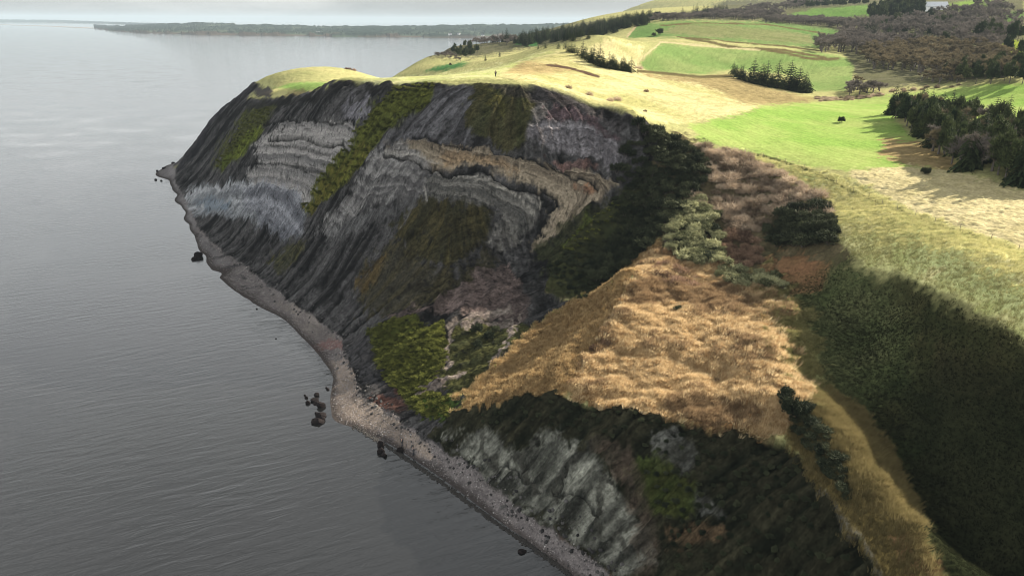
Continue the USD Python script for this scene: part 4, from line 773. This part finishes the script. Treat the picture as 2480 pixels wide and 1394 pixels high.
# ---------------------------------------------------------------- grass: tufts, too many to count
def tuft(g, n, h, spread_, lean, w):
    a = g.uniform(0, 6.28, n); r = spread_ * np.sqrt(g.random(n)); b = np.stack([r * np.cos(a), r * np.sin(a), np.full(n, -.08)], 1)
    t = b + np.stack([np.cos(a) * g.uniform(.1, .5, n) * h + lean[0] * h, np.sin(a) * g.uniform(.1, .5, n) * h + lean[1] * h, g.uniform(.55, 1.1, n) * h], 1)
    return blades(b, t, np.full(n, w), g)
def grass_mat(name, a, b): return leaf_mat(name, a, b, .35)
def grass(name, label, w, n, size, mt, seed, lean=(.3, -.2), h=.75, bw=.05):
    g = np.random.default_rng(seed); k = np.nonzero((w > .35) & lvis & (lr < 260))[0]
    pr = w[k] * lr[k] ** 1.25; pr /= pr.sum(); i = g.choice(k, n, p=pr)
    x = lx[i] + g.normal(size=n) * .25; y = ly[i] + g.normal(size=n) * .25; z = ground(x, y) - .03
    path = "/World/" + name; pi = UsdGeom.PointInstancer.Define(stage, path)
    for q in range(3): put_mesh(f"{path}/tuft_{'abc'[q]}", *tuft(g, 22, h, .36, lean, bw), mt)
    pi.CreatePrototypesRel().SetTargets([f"{path}/tuft_{q}" for q in "abc"])
    pi.CreateProtoIndicesAttr(Vt.IntArray.FromNumpy(g.integers(0, 3, n).astype(np.int32)))
    pi.CreatePositionsAttr(Vt.Vec3fArray.FromNumpy(np.stack([x, y, z], 1).astype(np.float32)))
    an = g.normal(0, .6, n) / 2; pi.CreateOrientationsAttr(Vt.QuathArray([Gf.Quath(float(c), 0, 0, float(s)) for c, s in zip(np.cos(an), np.sin(an))]))
    s = g.uniform(.6, 1.35, n) * size; pi.CreateScalesAttr(Vt.Vec3fArray.FromNumpy(np.stack([s, s, s], 1).astype(np.float32)))
    tag(pi, label, "grass", None, "stuff")
flat_g = gold * (1 - rock); tuft_w = np.maximum(area('1612 1258,1680 1248,1755 1270,1740 1312,1640 1325', 10), area('1900 1075,1950 1110,1985 1180,1950 1170,1900 1110', 8))
grass("golden_grass", "long bleached pale grass in the bowl", flat_g * (1 - .75 * fade_w) * (1 - flank_w) * (1 - sstep(.35, .75, tone)), 30000, 1.0, grass_mat("pale_blades", (.34, .20, .08), (.88, .73, .46)), 71, h=.85, bw=.09)
grass("brown_grass", "tangled russet-brown grass in the bowl", np.maximum(flat_g * (1 - .6 * fade_w) * (1 - flank_w) * sstep(.3, .8, tone), .3 * tuft_w), 16000, .85, grass_mat("brown_blades", (.13, .075, .038), (.52, .38, .22)), 75, h=.85, bw=.08)
grass("spur_grass", "orange-gold grass on the wedge-shaped spur", flat_g * flank_w, 12000, .8, grass_mat("gold_blades", (.17, .10, .04), (.68, .51, .27)), 76, bw=.08)
grass("dark_grass", "rough dark grass in the shaded hollow", hollow_w * (1 - gold) * area('1830 680,1960 660,2090 660,2180 740,2190 880,2100 980,1990 930,1900 780', 70, 1), 9000, .36, grass_mat("dark_blades", (.03, .037, .015), (.085, .095, .042)), 72)
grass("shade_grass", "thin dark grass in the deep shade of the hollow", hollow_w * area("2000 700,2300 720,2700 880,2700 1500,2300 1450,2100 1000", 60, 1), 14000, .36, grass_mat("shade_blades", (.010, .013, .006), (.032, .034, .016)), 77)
grass("olive_grass", "olive grass where the golden bowl turns to dark hollow", fade_w, 6000, .7, grass_mat("olive_blades", (.10, .10, .035), (.40, .36, .16)), 78)
grass("ridge_grass", "tan and olive grass on the narrow ridge", np.maximum(spur_w * (1 - hollow_w * .6), tan_w * .6), 9000, .8, grass_mat("ridge_blades", (.12, .10, .04), (.30, .24, .11)), 73)
grass("rim_grass", "tussocky pale grass between the field fence and the hollow", strip_w, 15000, .62, grass_mat("rim_blades", (.28, .285, .11), (.72, .66, .34)), 74)

# ---------------------------------------------------------------- the opposite shore
def coast(name, us, shore_v, top_v, depth, label, seed, c1, c2, woods):
    g = np.random.default_rng(seed); u = np.linspace(us[0], us[-1], 420)
    sv, tv = np.interp(u, us, shore_v), np.interp(u, us, top_v)
    A0 = np.array([at_z(a, b, 0) for a, b in zip(u, sv)]); d0 = np.hypot(A0[:, 0], A0[:, 1]); az = np.arctan2(A0[:, 0], A0[:, 1])
    d1 = d0 * depth; B1 = np.array([at_y(a, b, d * math.cos(z)) for a, b, d, z in zip(u, tv, d1, az)]); zt = np.maximum(B1[:, 2], 2)
    ts = np.concatenate([[-.08], np.linspace(0, 1, 46), [1.12, 1.3]])
    T_, A_ = np.meshgrid(ts, np.arange(len(u)), indexing="xy")
    D = d0[A_] + (d1 - d0)[A_] * T_; zz = np.interp(T_, [-.08, 0, .03, .12, .45, .8, 1, 1.12, 1.3], [-.1, 0, .10, .17, .42, .83, 1, .9, .55]) * zt[A_]
    x, y = D * np.sin(az[A_]), D * np.cos(az[A_]); q = np.stack([x, y, 0 * x], -1)
    n = meshkit.fbm(q / 420, 3, seed) - .5; zz = zz + n * 14 * np.clip(T_, 0, 1) * (1 - np.clip(T_, 0, 1)) * 4 * .5
    sd_ = g.uniform([x.min(), y.min()], [x.max(), y.max()], (900, 2)); dd, ii = cKDTree(sd_).query(np.stack([x, y], -1) + (meshkit.fbm(q / 150, 2, 4)[..., None] - .5) * 120, k=2)
    cell = g.random(900)[ii[..., 0]]; col = np.array(c1) + (np.array(c2) - np.array(c1)) * cell[..., None]
    hedge = ((dd[..., 1] - dd[..., 0]) < 22) & (T_ > .02); w2 = (meshkit.fbm(q / 260, 3, seed + 9) + (T_ > .93) * .08 > woods); tree = (hedge | w2) & (T_ >= .0)
    fine = meshkit.noise(q / 17, 3); zz = zz + tree * (5 + 9 * fine) * (T_ < 1.1)
    col = np.where(tree[..., None], np.array([.016, .024, .018]) * (1 + .5 * fine[..., None]), col); cliff_ = (T_ < .05) & ~w2
    col = np.where(cliff_[..., None], (.07, .055, .042), col)
    idx = np.arange(x.size).reshape(x.shape); f = np.stack([idx[:-1, :-1], idx[:-1, 1:], idx[1:, 1:], idx[1:, :-1]], -1).reshape(-1, 4)
    v = np.stack([x, y, zz], -1).reshape(-1, 3)
    tag(put_mesh("/World/" + name, v, f[:, ::-1], M_far, None, {"col": col.reshape(-1, 3)}), label, None, None, "structure")
    return lambda uu, t: (lambda k: np.array([D[k, t] * math.sin(az[k]), D[k, t] * math.cos(az[k]), zz[k, t]]))(int(np.argmin(abs(u - uu))))
M_far = material("far_land", {"a": ("attribute", {"attribute": "col"}), "p": ("principled_bsdf", {"roughness": 1.0, "specular_ior_level": 0.0})}, [("a.color", "p.base_color")])
far_at = coast("opposite_shore", [228, 300, 340, 480, 600, 800, 1000, 1150, 1300, 1500], [69.5, 77.5, 80, 84, 85.5, 88, 90, 91, 91.5, 92], [67, 63.5, 62.5, 57.5, 60.5, 66.5, 66, 63, 61, 59], 1.45, "hazy far shore of small fields, hedges and woods", 3, (.045, .062, .045), (.075, .09, .06), .6)
coast("distant_shore", [-500, -300, 0, 150, 250, 340, 420, 520], [46, 49, 54, 55.5, 57.5, 60.5, 63, 64], [40, 43, 48, 50, 54, 57, 59.5, 62], 1.2, "very distant low blue shore on the left horizon", 5, (.04, .06, .05), (.05, .07, .055), .5)
sp = np.array([at_z(u, v, 0) for u, v in ((-200, 57.5), (0, 60.6), (120, 64.5), (232, 69.6), (245, 69.2), (232, 68.4), (120, 63.7), (0, 60), (-200, 57))])
k = len(sp); tag(put_mesh("/World/sand_spit", np.vstack([sp - [0, 0, .5], sp + [0, 0, 1.4]]), [[i, (i + 1) % k, k + (i + 1) % k, k + i] for i in range(k)] + [[k + 0, k + 1, k + 7, k + 8], [k + 1, k + 2, k + 6, k + 7], [k + 2, k + 3, k + 5, k + 6]],
    material("pale_sand", {"p": ("principled_bsdf", {"base_color": (.24, .19, .14), "roughness": .95})}, [])), "low sand spit running out from the far shore", None, None, "structure")

# ---------------------------------------------------------------- houses
def plain(name, c, rough_=.85, var=.12, scale=1.5):
    lo, hi = [x * (1 - var) for x in c], [min(1, x * (1 + var)) for x in c]
    return material(name, {"g": ("geometry", {}), "n": ("noise_texture", {"scale": scale, "detail": 4.0}), "r": ("rgb_ramp", {"ramp": [(.3, lo), (.7, hi)]}), "p": ("principled_bsdf", {"roughness": rough_})}, [("g.position", "n.vector"), ("n.fac", "r.fac"), ("r.color", "p.base_color")])
M_white, M_slate, M_roofl, M_dglass = plain("whitewash", (.72, .72, .70)), plain("dark_roof", (.10, .10, .11)), plain("pale_roof", (.50, .52, .55)), plain("dark_glass", (.03, .035, .04), .2)
def box(x0, x1, y0, y1, z0, z1):
    m_ = trimesh.creation.box([x1 - x0, y1 - y0, z1 - z0]); m_.apply_translation([(x0 + x1) / 2, (y0 + y1) / 2, (z0 + z1) / 2]); return m_
def house(p, l, w, h, rh_, rz, label, name, roof, nwin):
    path = numbered(name); x = UsdGeom.Xform.Define(stage, path); x.AddTranslateOp().Set(Gf.Vec3d(*map(float, p))); x.AddRotateZOp().Set(rz)
    tag(x, label, "barn" if name == "barn" else "house")
    v = [[sx * l / 2, sy * w / 2, z] for z in (-2, h) for sx in (-1, 1) for sy in (-1, 1)] + [[-l / 2, 0, h + rh_], [l / 2, 0, h + rh_]]
    f = [[0, 2, 6], [0, 6, 4], [1, 5, 7], [1, 7, 3], [0, 4, 5], [0, 5, 1], [2, 3, 7], [2, 7, 6], [4, 8, 5], [6, 7, 9]]
    put_mesh(path + "/wall", v, f, M_white)
    for k, sy in enumerate((-1, 1)):
        n = np.array([0, -sy * -rh_, w / 2]); n = n / np.linalg.norm(n); o = .35
        a = np.array([[-l / 2 - o, sy * (w / 2 + o), h - o * rh_ / (w / 2)], [l / 2 + o, sy * (w / 2 + o), h - o * rh_ / (w / 2)], [l / 2 + o, 0, h + rh_], [-l / 2 - o, 0, h + rh_]]) + n * .02
        b = a + np.array([0, 0, .25]); vv = np.vstack([a, b]); ff = [[0, 1, 2, 3], [4, 5, 6, 7], [0, 1, 5, 4], [1, 2, 6, 5], [2, 3, 7, 6], [3, 0, 4, 7]]
        put_mesh(path + ("/roof" if k == 0 else "/roof_001"), vv, ff, roof)
    for k in range(nwin):
        xx_ = -l / 2 + l * (k + .5) / nwin; b_ = box(xx_ - .7, xx_ + .7, -w / 2 - .06, -w / 2 + .1, 1.0, 2.3) if k != nwin // 2 else box(xx_ - 1.4, xx_ + 1.4, -w / 2 - .06, -w / 2 + .1, 0, 2.8)
        put_mesh(path + ("/door" if k == nwin // 2 else "/window" + (f"_{k:03d}" if k else "")), b_.vertices, b_.faces, M_dglass)
hp = hit(2252, 24); house([hp[0], hp[1], ground(hp[0], hp[1])], 30, 11, 3.6, 4.2, -12, "long low white barn among trees high on the hill", "barn", M_roofl, 5)
for u, t, l, rz, lab in ((769, 12, 28, 10, "white farmhouse in the middle of the far shore"), (1090, 2, 16, 20, "white house at the water on the far shore, left one"), (1110, 2, 11, -15, "smaller white house at the water on the far shore, right one"), (1168, 3, 13, 0, "white house on the far shore just left of the wooded hill")):
    house(far_at(u, t), l, 8, 4, 3.5, rz, lab, "house", M_slate if l != 28 else M_roofl, 3)

# ---------------------------------------------------------------- boulders
M_boulder = material("wet_boulder", {"g": ("geometry", {}), "n": ("noise_texture", {"scale": 2.2, "detail": 6.0, "roughness": .65}), "r": ("rgb_ramp", {"ramp": [(.3, (.004, .003, .003)), (.55, (.010, .007, .007)), (.8, (.026, .017, .015))]}), "b": ("bump", {"strength": .8, "distance": .15}), "p": ("principled_bsdf", {"roughness": .8, "specular_ior_level": .1})},
    [("g.position", "n.vector"), ("n.fac", "r.fac"), ("r.color", "p.base_color"), ("n.fac", "b.height"), ("b.normal", "p.normal")])
def boulder(u, v, w, h, label, seed, deep=1.0, group=None, z=None):
    g = np.random.default_rng(seed); s = trimesh.creation.icosphere(4, 1.0); q = s.vertices
    for _ in range(9):                       # planes that cut the ball into facets
        n = g.normal(size=3); n /= np.linalg.norm(n); d = q @ n - g.uniform(.55, .85); q = q - np.maximum(d, 0)[:, None] * n * .85
    q = q * (1 + .35 * (meshkit.fbm(q * 1.6 + seed, 4, seed)[:, None] - .5))
    p = at_z(u, v, 0) if z is None else np.array([*hit(u, v)[:2], 0]); p[2] = max(0, float(ground(p[0], p[1])))
    sc_ = np.linalg.norm(p - CAM) / FPX; an = g.uniform(-.3, .3)
    q = q * np.array([w * sc_ / 2, w * sc_ / 2 * deep, h * sc_ * .62]); q = q @ np.array([[math.cos(an), math.sin(an), 0], [-math.sin(an), math.cos(an), 0], [0, 0, 1]]).T
    q = q + [0, 0, h * sc_ * .18]
    path = numbered("boulder"); m_ = put_mesh(path, q, s.faces, M_boulder, meshkit.arrays((q, s.faces), True)[2])
    UsdGeom.Xformable(m_).AddTranslateOp().Set(Gf.Vec3d(*map(float, p))); tag(m_, label, "boulder", group)
BS = [(768, 957, 14, 11, "round dark boulder at the top of the group in the shallows"), (763, 970, 22, 10, "long dark boulder second from the top of the group in the shallows"), (746, 976, 12, 9, "small dark boulder at the left of the group in the shallows"), (766, 977, 16, 7, "low flat boulder in the middle of the group in the shallows"), (778, 984, 20, 17, "upright reddish boulder nearest the beach in the shallows"),
      (767, 1001, 9, 7, "small boulder above the large dark pair in the shallows"), (777, 1008, 25, 15, "large dark boulder, upper one of the big pair in the shallows"), (770, 1022, 30, 15, "largest dark boulder at the bottom of the group in the shallows"), (781, 1017, 14, 12, "dark boulder leaning on the largest one in the shallows"), (742, 963, 9, 6, "low dark stone at the left edge of the group in the shallows"), (738, 957, 6, 3, "tiny stone barely above water left of the group"),
      (790, 939, 6, 4, "tiny dark stone off the sandy point, left one"), (794, 943, 8, 6, "tiny reddish stone off the sandy point, right one"), (922, 1080, 16, 20, "tall dark boulder at the waterline by the walkers"), (924, 1094, 20, 16, "dark boulder in the water below the tall one by the walkers"), (931, 1103, 16, 11, "low dark boulder at the foot of the tall one by the walkers"), (968, 1092, 18, 17, "rounded dark boulder on the shingle beside the walkers"),
      (480, 622, 22, 15, "large dark boulder in the water off the far beach"), (470, 628, 14, 9, "lower dark boulder beside the large one off the far beach"), (381, 415, 6, 4, "tiny rock off the headland tip, upper one"), (377, 436, 7, 4, "tiny rock off the headland tip, lower left one"), (391, 438, 6, 3, "tiny rock off the headland tip, lower right one"), (420, 398, 9, 5, "dark rock on the shore of the headland tip"), (398, 412, 10, 5, "dark rock at the very point of the headland"), (622, 748, 5, 3, "small dark rock at the waterline of the grey beach"), (668, 820, 5, 2, "tiny rock alone in the water off the beach"), (1265, 1335, 20, 10, "dark stone just under the waterline by the near beach")]
for i, b in enumerate(BS): boulder(*b[:5], 200 + i, .8)

# ---------------------------------------------------------------- people
import manifold3d as m3
M_skin, M_coat, M_trous, M_coat2, M_hair, M_boot = plain("skin", (.42, .27, .2)), plain("black_coat", (.016, .016, .018)), plain("dark_trousers", (.02, .022, .03)), plain("grey_coat", (.03, .03, .033)), plain("dark_hair", (.03, .02, .014)), plain("boots", (.02, .018, .016))
def hull(pts_, n=16):
    return m3.Manifold.batch_hull([m3.Manifold.sphere(r, n).translate(p) for p, r in pts_])
def chain(ps, n=16):
    out = None
    for a, b in zip(ps[:-1], ps[1:]):
        h = hull([a, b], n); out = h if out is None else out + h
    return out
def tri(mf):
    q = mf.to_mesh(); return np.array(q.vert_properties[:, :3]), np.array(q.tri_verts)
def smooth_tri(mf, l=.03):
    v, f = tri(mf.refine_to_length(l)); t_ = trimesh.Trimesh(v, f, process=True); trimesh.smoothing.filter_taubin(t_, iterations=8); return t_.vertices, t_.faces
def person(p, rz, step, arms, coat, label, bend=0.0):
    path = numbered("person"); x = UsdGeom.Xform.Define(stage, path); x.AddTranslateOp().Set(Gf.Vec3d(*map(float, p))); x.AddRotateZOp().Set(rz); tag(x, label, "person")
    fy = math.sin(bend)                          # faces +y
    hip, chest, neck, head = (0, 0, .92), (0, .10 * fy, 1.28), (0, .22 * fy, 1.47), (0, .27 * fy + .02, 1.62)
    legs = []
    for s, st in ((-1, step), (1, -step)):
        legs.append([((s * .09, 0, .90), .095), ((s * .10, st * .55 + .03, .50), .062), ((s * .10, st, .09), .043)])
    armc = [[((s * .19, .10 * fy, 1.38), .058), ((s * .25, .10 * fy - .05 + ax * .12, 1.12), .043), ((s * .23 , .10 * fy + .10 + ax * .2, .92 + az_), .034)] for s, (ax, az_) in zip((-1, 1), arms)]
    body = chain([(hip, .13), (chest, .15), ((0, .18 * fy, 1.40), .11), (neck, .055), (head, .085)]) + hull([((0, .27 * fy + .015, 1.64), .092), ((0, .27 * fy + .04, 1.56), .06)])
    body = body + hull([((0, .27 * fy + .10, 1.615), .014), ((0, .27 * fy + .085, 1.64), .010)])                      # nose
    for s in (-1, 1): body = body + m3.Manifold.sphere(.022, 10).scale((.5, 1, 1.4)).translate((s * .092, .27 * fy + .01, 1.62))
    for l_ in legs:
        a_ = l_[2][0]; body = body + chain(l_) + hull([((a_[0], a_[1] - .04, .05), .04), ((a_[0], a_[1] + .14, .035), .032)])
    for c_ in armc:
        e_ = np.array(c_[2][0]); body = body + chain(c_) + hull([(e_, .03), (e_ + [0, .02, -.07], .028)])
        for q in range(4): body = body + chain([(e_ + [(-.021 + .014 * q), .02, -.07], .0085), (e_ + [(-.021 + .014 * q), .03, -.115 + .008 * abs(q - 1.4)], .008), (e_ + [(-.021 + .014 * q), .045, -.145 + .01 * abs(q - 1.4)], .007)], 8)
        body = body + chain([(e_ + [0, .035, -.02], .010), (e_ + [0, .06, -.06], .009), (e_ + [0, .06, -.09], .008)], 8)
    v, f = smooth_tri(body); put_mesh(path + "/body", v, f, M_skin, meshkit.arrays((v, f), True)[2])
    ck = hull([((-.12, 0, .78), .13), ((.12, 0, .78), .13), ((-.15, .10 * fy, 1.30), .135), ((.15, .10 * fy, 1.30), .135)]) + hull([((-.15, .12 * fy, 1.36), .085), ((.15, .12 * fy, 1.36), .085), ((0, .20 * fy, 1.44), .075)])
    for c_ in armc: ck = ck + chain([(q, r + .03) for q, r in c_])
    v, f = smooth_tri(ck); put_mesh(path + "/coat", v, f, coat, meshkit.arrays((v, f), True)[2])
    tr = hull([((-.08, 0, .88), .10), ((.08, 0, .88), .10)])
    for l_ in legs: tr = tr + chain([(q, r + .026) for q, r in l_])
    v, f = smooth_tri(tr); put_mesh(path + "/trousers", v, f, M_trous, meshkit.arrays((v, f), True)[2])
    bt = None
    for k_, l_ in enumerate(legs):
        a_ = l_[2][0]; b_ = hull([((a_[0], a_[1] - .045, .055), .055), ((a_[0], a_[1] + .15, .04), .042), ((a_[0], a_[1], .16), .05)])
        v, f = tri(b_); put_mesh(path + ("/boot_001" if k_ else "/boot"), v, f, M_boot)
    hr = hull([((0, .27 * fy - .005, 1.675), .088), ((0, .27 * fy - .035, 1.60), .075)]); v, f = tri(hr); put_mesh(path + "/hair", v, f, M_hair)
def on(u, v):
    p = hit(u, v); return [p[0], p[1], float(ground(p[0], p[1])) - .01]
person(on(974, 1081), 150, .20, ((.6, .05), (-.5, .0)), M_coat, "person in a dark coat walking on the shingle behind the rounded boulder", .12)
person(on(1001, 1101), 120, .14, ((-.4, 0), (.5, .05)), M_coat2, "person in dark clothes on the shingle, right of the rounded boulder", .1)
person(on(1201, 186), -20, .10, ((.2, .0), (.3, .1)), M_coat, "lone person standing on the green cliff top against the grass")

# ---------------------------------------------------------------- field fence
tq = pts(TRACK); seg = np.concatenate([[0], np.cumsum(np.hypot(*np.diff(tq, axis=0).T))]); ss = np.linspace(0, seg[-1], 60)
fl = hit(np.interp(ss, seg, tq[:, 0]), np.interp(ss, seg, tq[:, 1]))[:, :2]; dl = np.concatenate([[0], np.cumsum(np.hypot(*np.diff(fl, axis=0).T))]); n_ = int(dl[-1] / 5.5)
px_, py_ = np.interp(np.linspace(0, dl[-1], n_), dl, gaussian_filter(fl[:, 0], 2)), np.interp(np.linspace(0, dl[-1], n_), dl, gaussian_filter(fl[:, 1], 2)); pz_ = ground(px_, py_)
UsdGeom.Xform.Define(stage, "/World/fence"); tag(stage.GetPrimAtPath("/World/fence"), "weathered post and wire fence along the lower edge of the sunlit field", "fence")
M_post = plain("weathered_wood", (.14, .115, .09))
for i in range(n_):
    t_ = trimesh.creation.cylinder(.045, 1.4, sections=7); t_.apply_translation([px_[i], py_[i], pz_[i] + .4]); put_mesh("/World/fence/post" + (f"_{i:03d}" if i else ""), t_.vertices, t_.faces, M_post)
for k, h in enumerate((.6, 1.05)):
    v, f = join([tube((px_[i], py_[i], pz_[i] + h), (px_[i + 1], py_[i + 1], pz_[i + 1] + h), .008, .008, 3) for i in range(n_ - 1)]); put_mesh("/World/fence/wire" + (f"_{k:03d}" if k else ""), v, f, M_slate)

# ---------------------------------------------------------------- seaweed line and loose stones
def strew(name, label, cat, p, size, mt, seed, flat=.6):
    g = np.random.default_rng(seed); n = len(p); path = "/World/" + name; pi = UsdGeom.PointInstancer.Define(stage, path)
    for q in range(3):
        s = trimesh.creation.icosphere(1, .5); s.vertices *= 1 + .5 * (g.random((len(s.vertices), 1)) - .5); s.vertices *= [1, .8, flat]; put_mesh(f"{path}/piece_{'abc'[q]}", s.vertices, s.faces, mt)
    pi.CreatePrototypesRel().SetTargets([f"{path}/piece_{q}" for q in "abc"]); pi.CreateProtoIndicesAttr(Vt.IntArray.FromNumpy(g.integers(0, 3, n).astype(np.int32)))
    pi.CreatePositionsAttr(Vt.Vec3fArray.FromNumpy(p.astype(np.float32))); an = g.uniform(0, 3.14, n)
    pi.CreateOrientationsAttr(Vt.QuathArray([Gf.Quath(float(c), 0, 0, float(s)) for c, s in zip(np.cos(an), np.sin(an))]))
    pi.CreateScalesAttr(Vt.Vec3fArray.FromNumpy(np.repeat(size[:, None], 3, 1).astype(np.float32))); tag(pi, label, cat, None, "stuff")
g = np.random.default_rng(9)
wq = pts("858 1030,880 1048,905 1064,930 1078,965 1100,1000 1124,1080 1178,1180 1254,1290 1330,1380 1392"); sg_ = np.concatenate([[0], np.cumsum(np.hypot(*np.diff(wq, axis=0).T))]); tt_ = g.uniform(0, sg_[-1], 1500)
wu, wv = np.interp(tt_, sg_, wq[:, 0]) + g.normal(0, 3, 1500), np.interp(tt_, sg_, wq[:, 1]) + g.normal(0, 2.2, 1500)
wp = hit(wu, wv)[:, :2] + g.normal(0, .12, (1500, 2)); strew("seaweed", "dark line of washed-up seaweed along the water's edge", "seaweed", np.column_stack([wp, np.maximum(ground(wp[:, 0], wp[:, 1]), 0) + .03]), g.uniform(.15, .5, 1500), plain("seaweed", (.018, .015, .012)), 3, .45)
kk = np.nonzero((beach_w > .6) & lvis & (lr < 300) & (lz > .15))[0]; pr = lr[kk] ** 1.6; kk = g.choice(kk, 11000, p=pr / pr.sum())
bp = np.stack([lx[kk], ly[kk]], 1) + g.normal(0, .2, (11000, 2))
M_stone = material("beach_stone", {"o": ("object_info", {}), "r": ("rgb_ramp", {"ramp": [(0, (.07, .06, .06)), (.5, (.19, .165, .155)), (.85, (.26, .235, .22)), (1, (.42, .40, .38))]}), "p": ("principled_bsdf", {"roughness": .8})}, [("o.random", "r.fac"), ("r.color", "p.base_color")])
strew("stones", "loose grey and pink stones of the shingle", "stones", np.column_stack([bp, ground(bp[:, 0], bp[:, 1]) + .02]), .08 + .20 * g.random(11000) ** 3, M_stone, 4)

fq = pts("1500 1402,1443 1362,1320 1276,1187 1164,1090 1097,1022 1062,958 1014,880 962,846 896,832 827,800 797,717 737,660 695,590 642,530 602,490 560,462 507,445 467,422 432"); fs2 = np.concatenate([[0], np.cumsum(np.hypot(*np.diff(fq, axis=0).T))]); ft = g.uniform(0, fs2[-1], 1500)
fp2 = hit(np.interp(ft, fs2, fq[:, 0]), np.interp(ft, fs2, fq[:, 1]))[:, :2] + g.normal(0, 1.3, (1500, 2))
M_rub = material("fallen_rock", {"o": ("object_info", {}), "r": ("rgb_ramp", {"ramp": [(0, (.02, .019, .019)), (.6, (.055, .052, .05)), (1, (.10, .095, .09))]}), "p": ("principled_bsdf", {"roughness": .9, "specular_ior_level": .1})}, [("o.random", "r.fac"), ("r.color", "p.base_color")])
strew("rubble", "broken grey rock fallen along the foot of the cliffs", "rubble", np.column_stack([fp2, ground(fp2[:, 0], fp2[:, 1]) + .05]), .12 + .7 * g.random(1500) ** 5, M_rub, 6, .75)

# ---------------------------------------------------------------- air
hz = trimesh.creation.box([64000, 40000, 190]); hz.apply_translation([0, 15000, 88])
M_air = material("air", {"v": ("principled_volume", {"color": (.47, .56, .63), "density": 6.0e-5, "anisotropy": 0.0})}, [], surface=None, volume="v.volume")
tag(put_mesh("/World/haze", hz.vertices, hz.faces, M_air), "thin pale haze over the water and the far shores", None, None, "stuff")
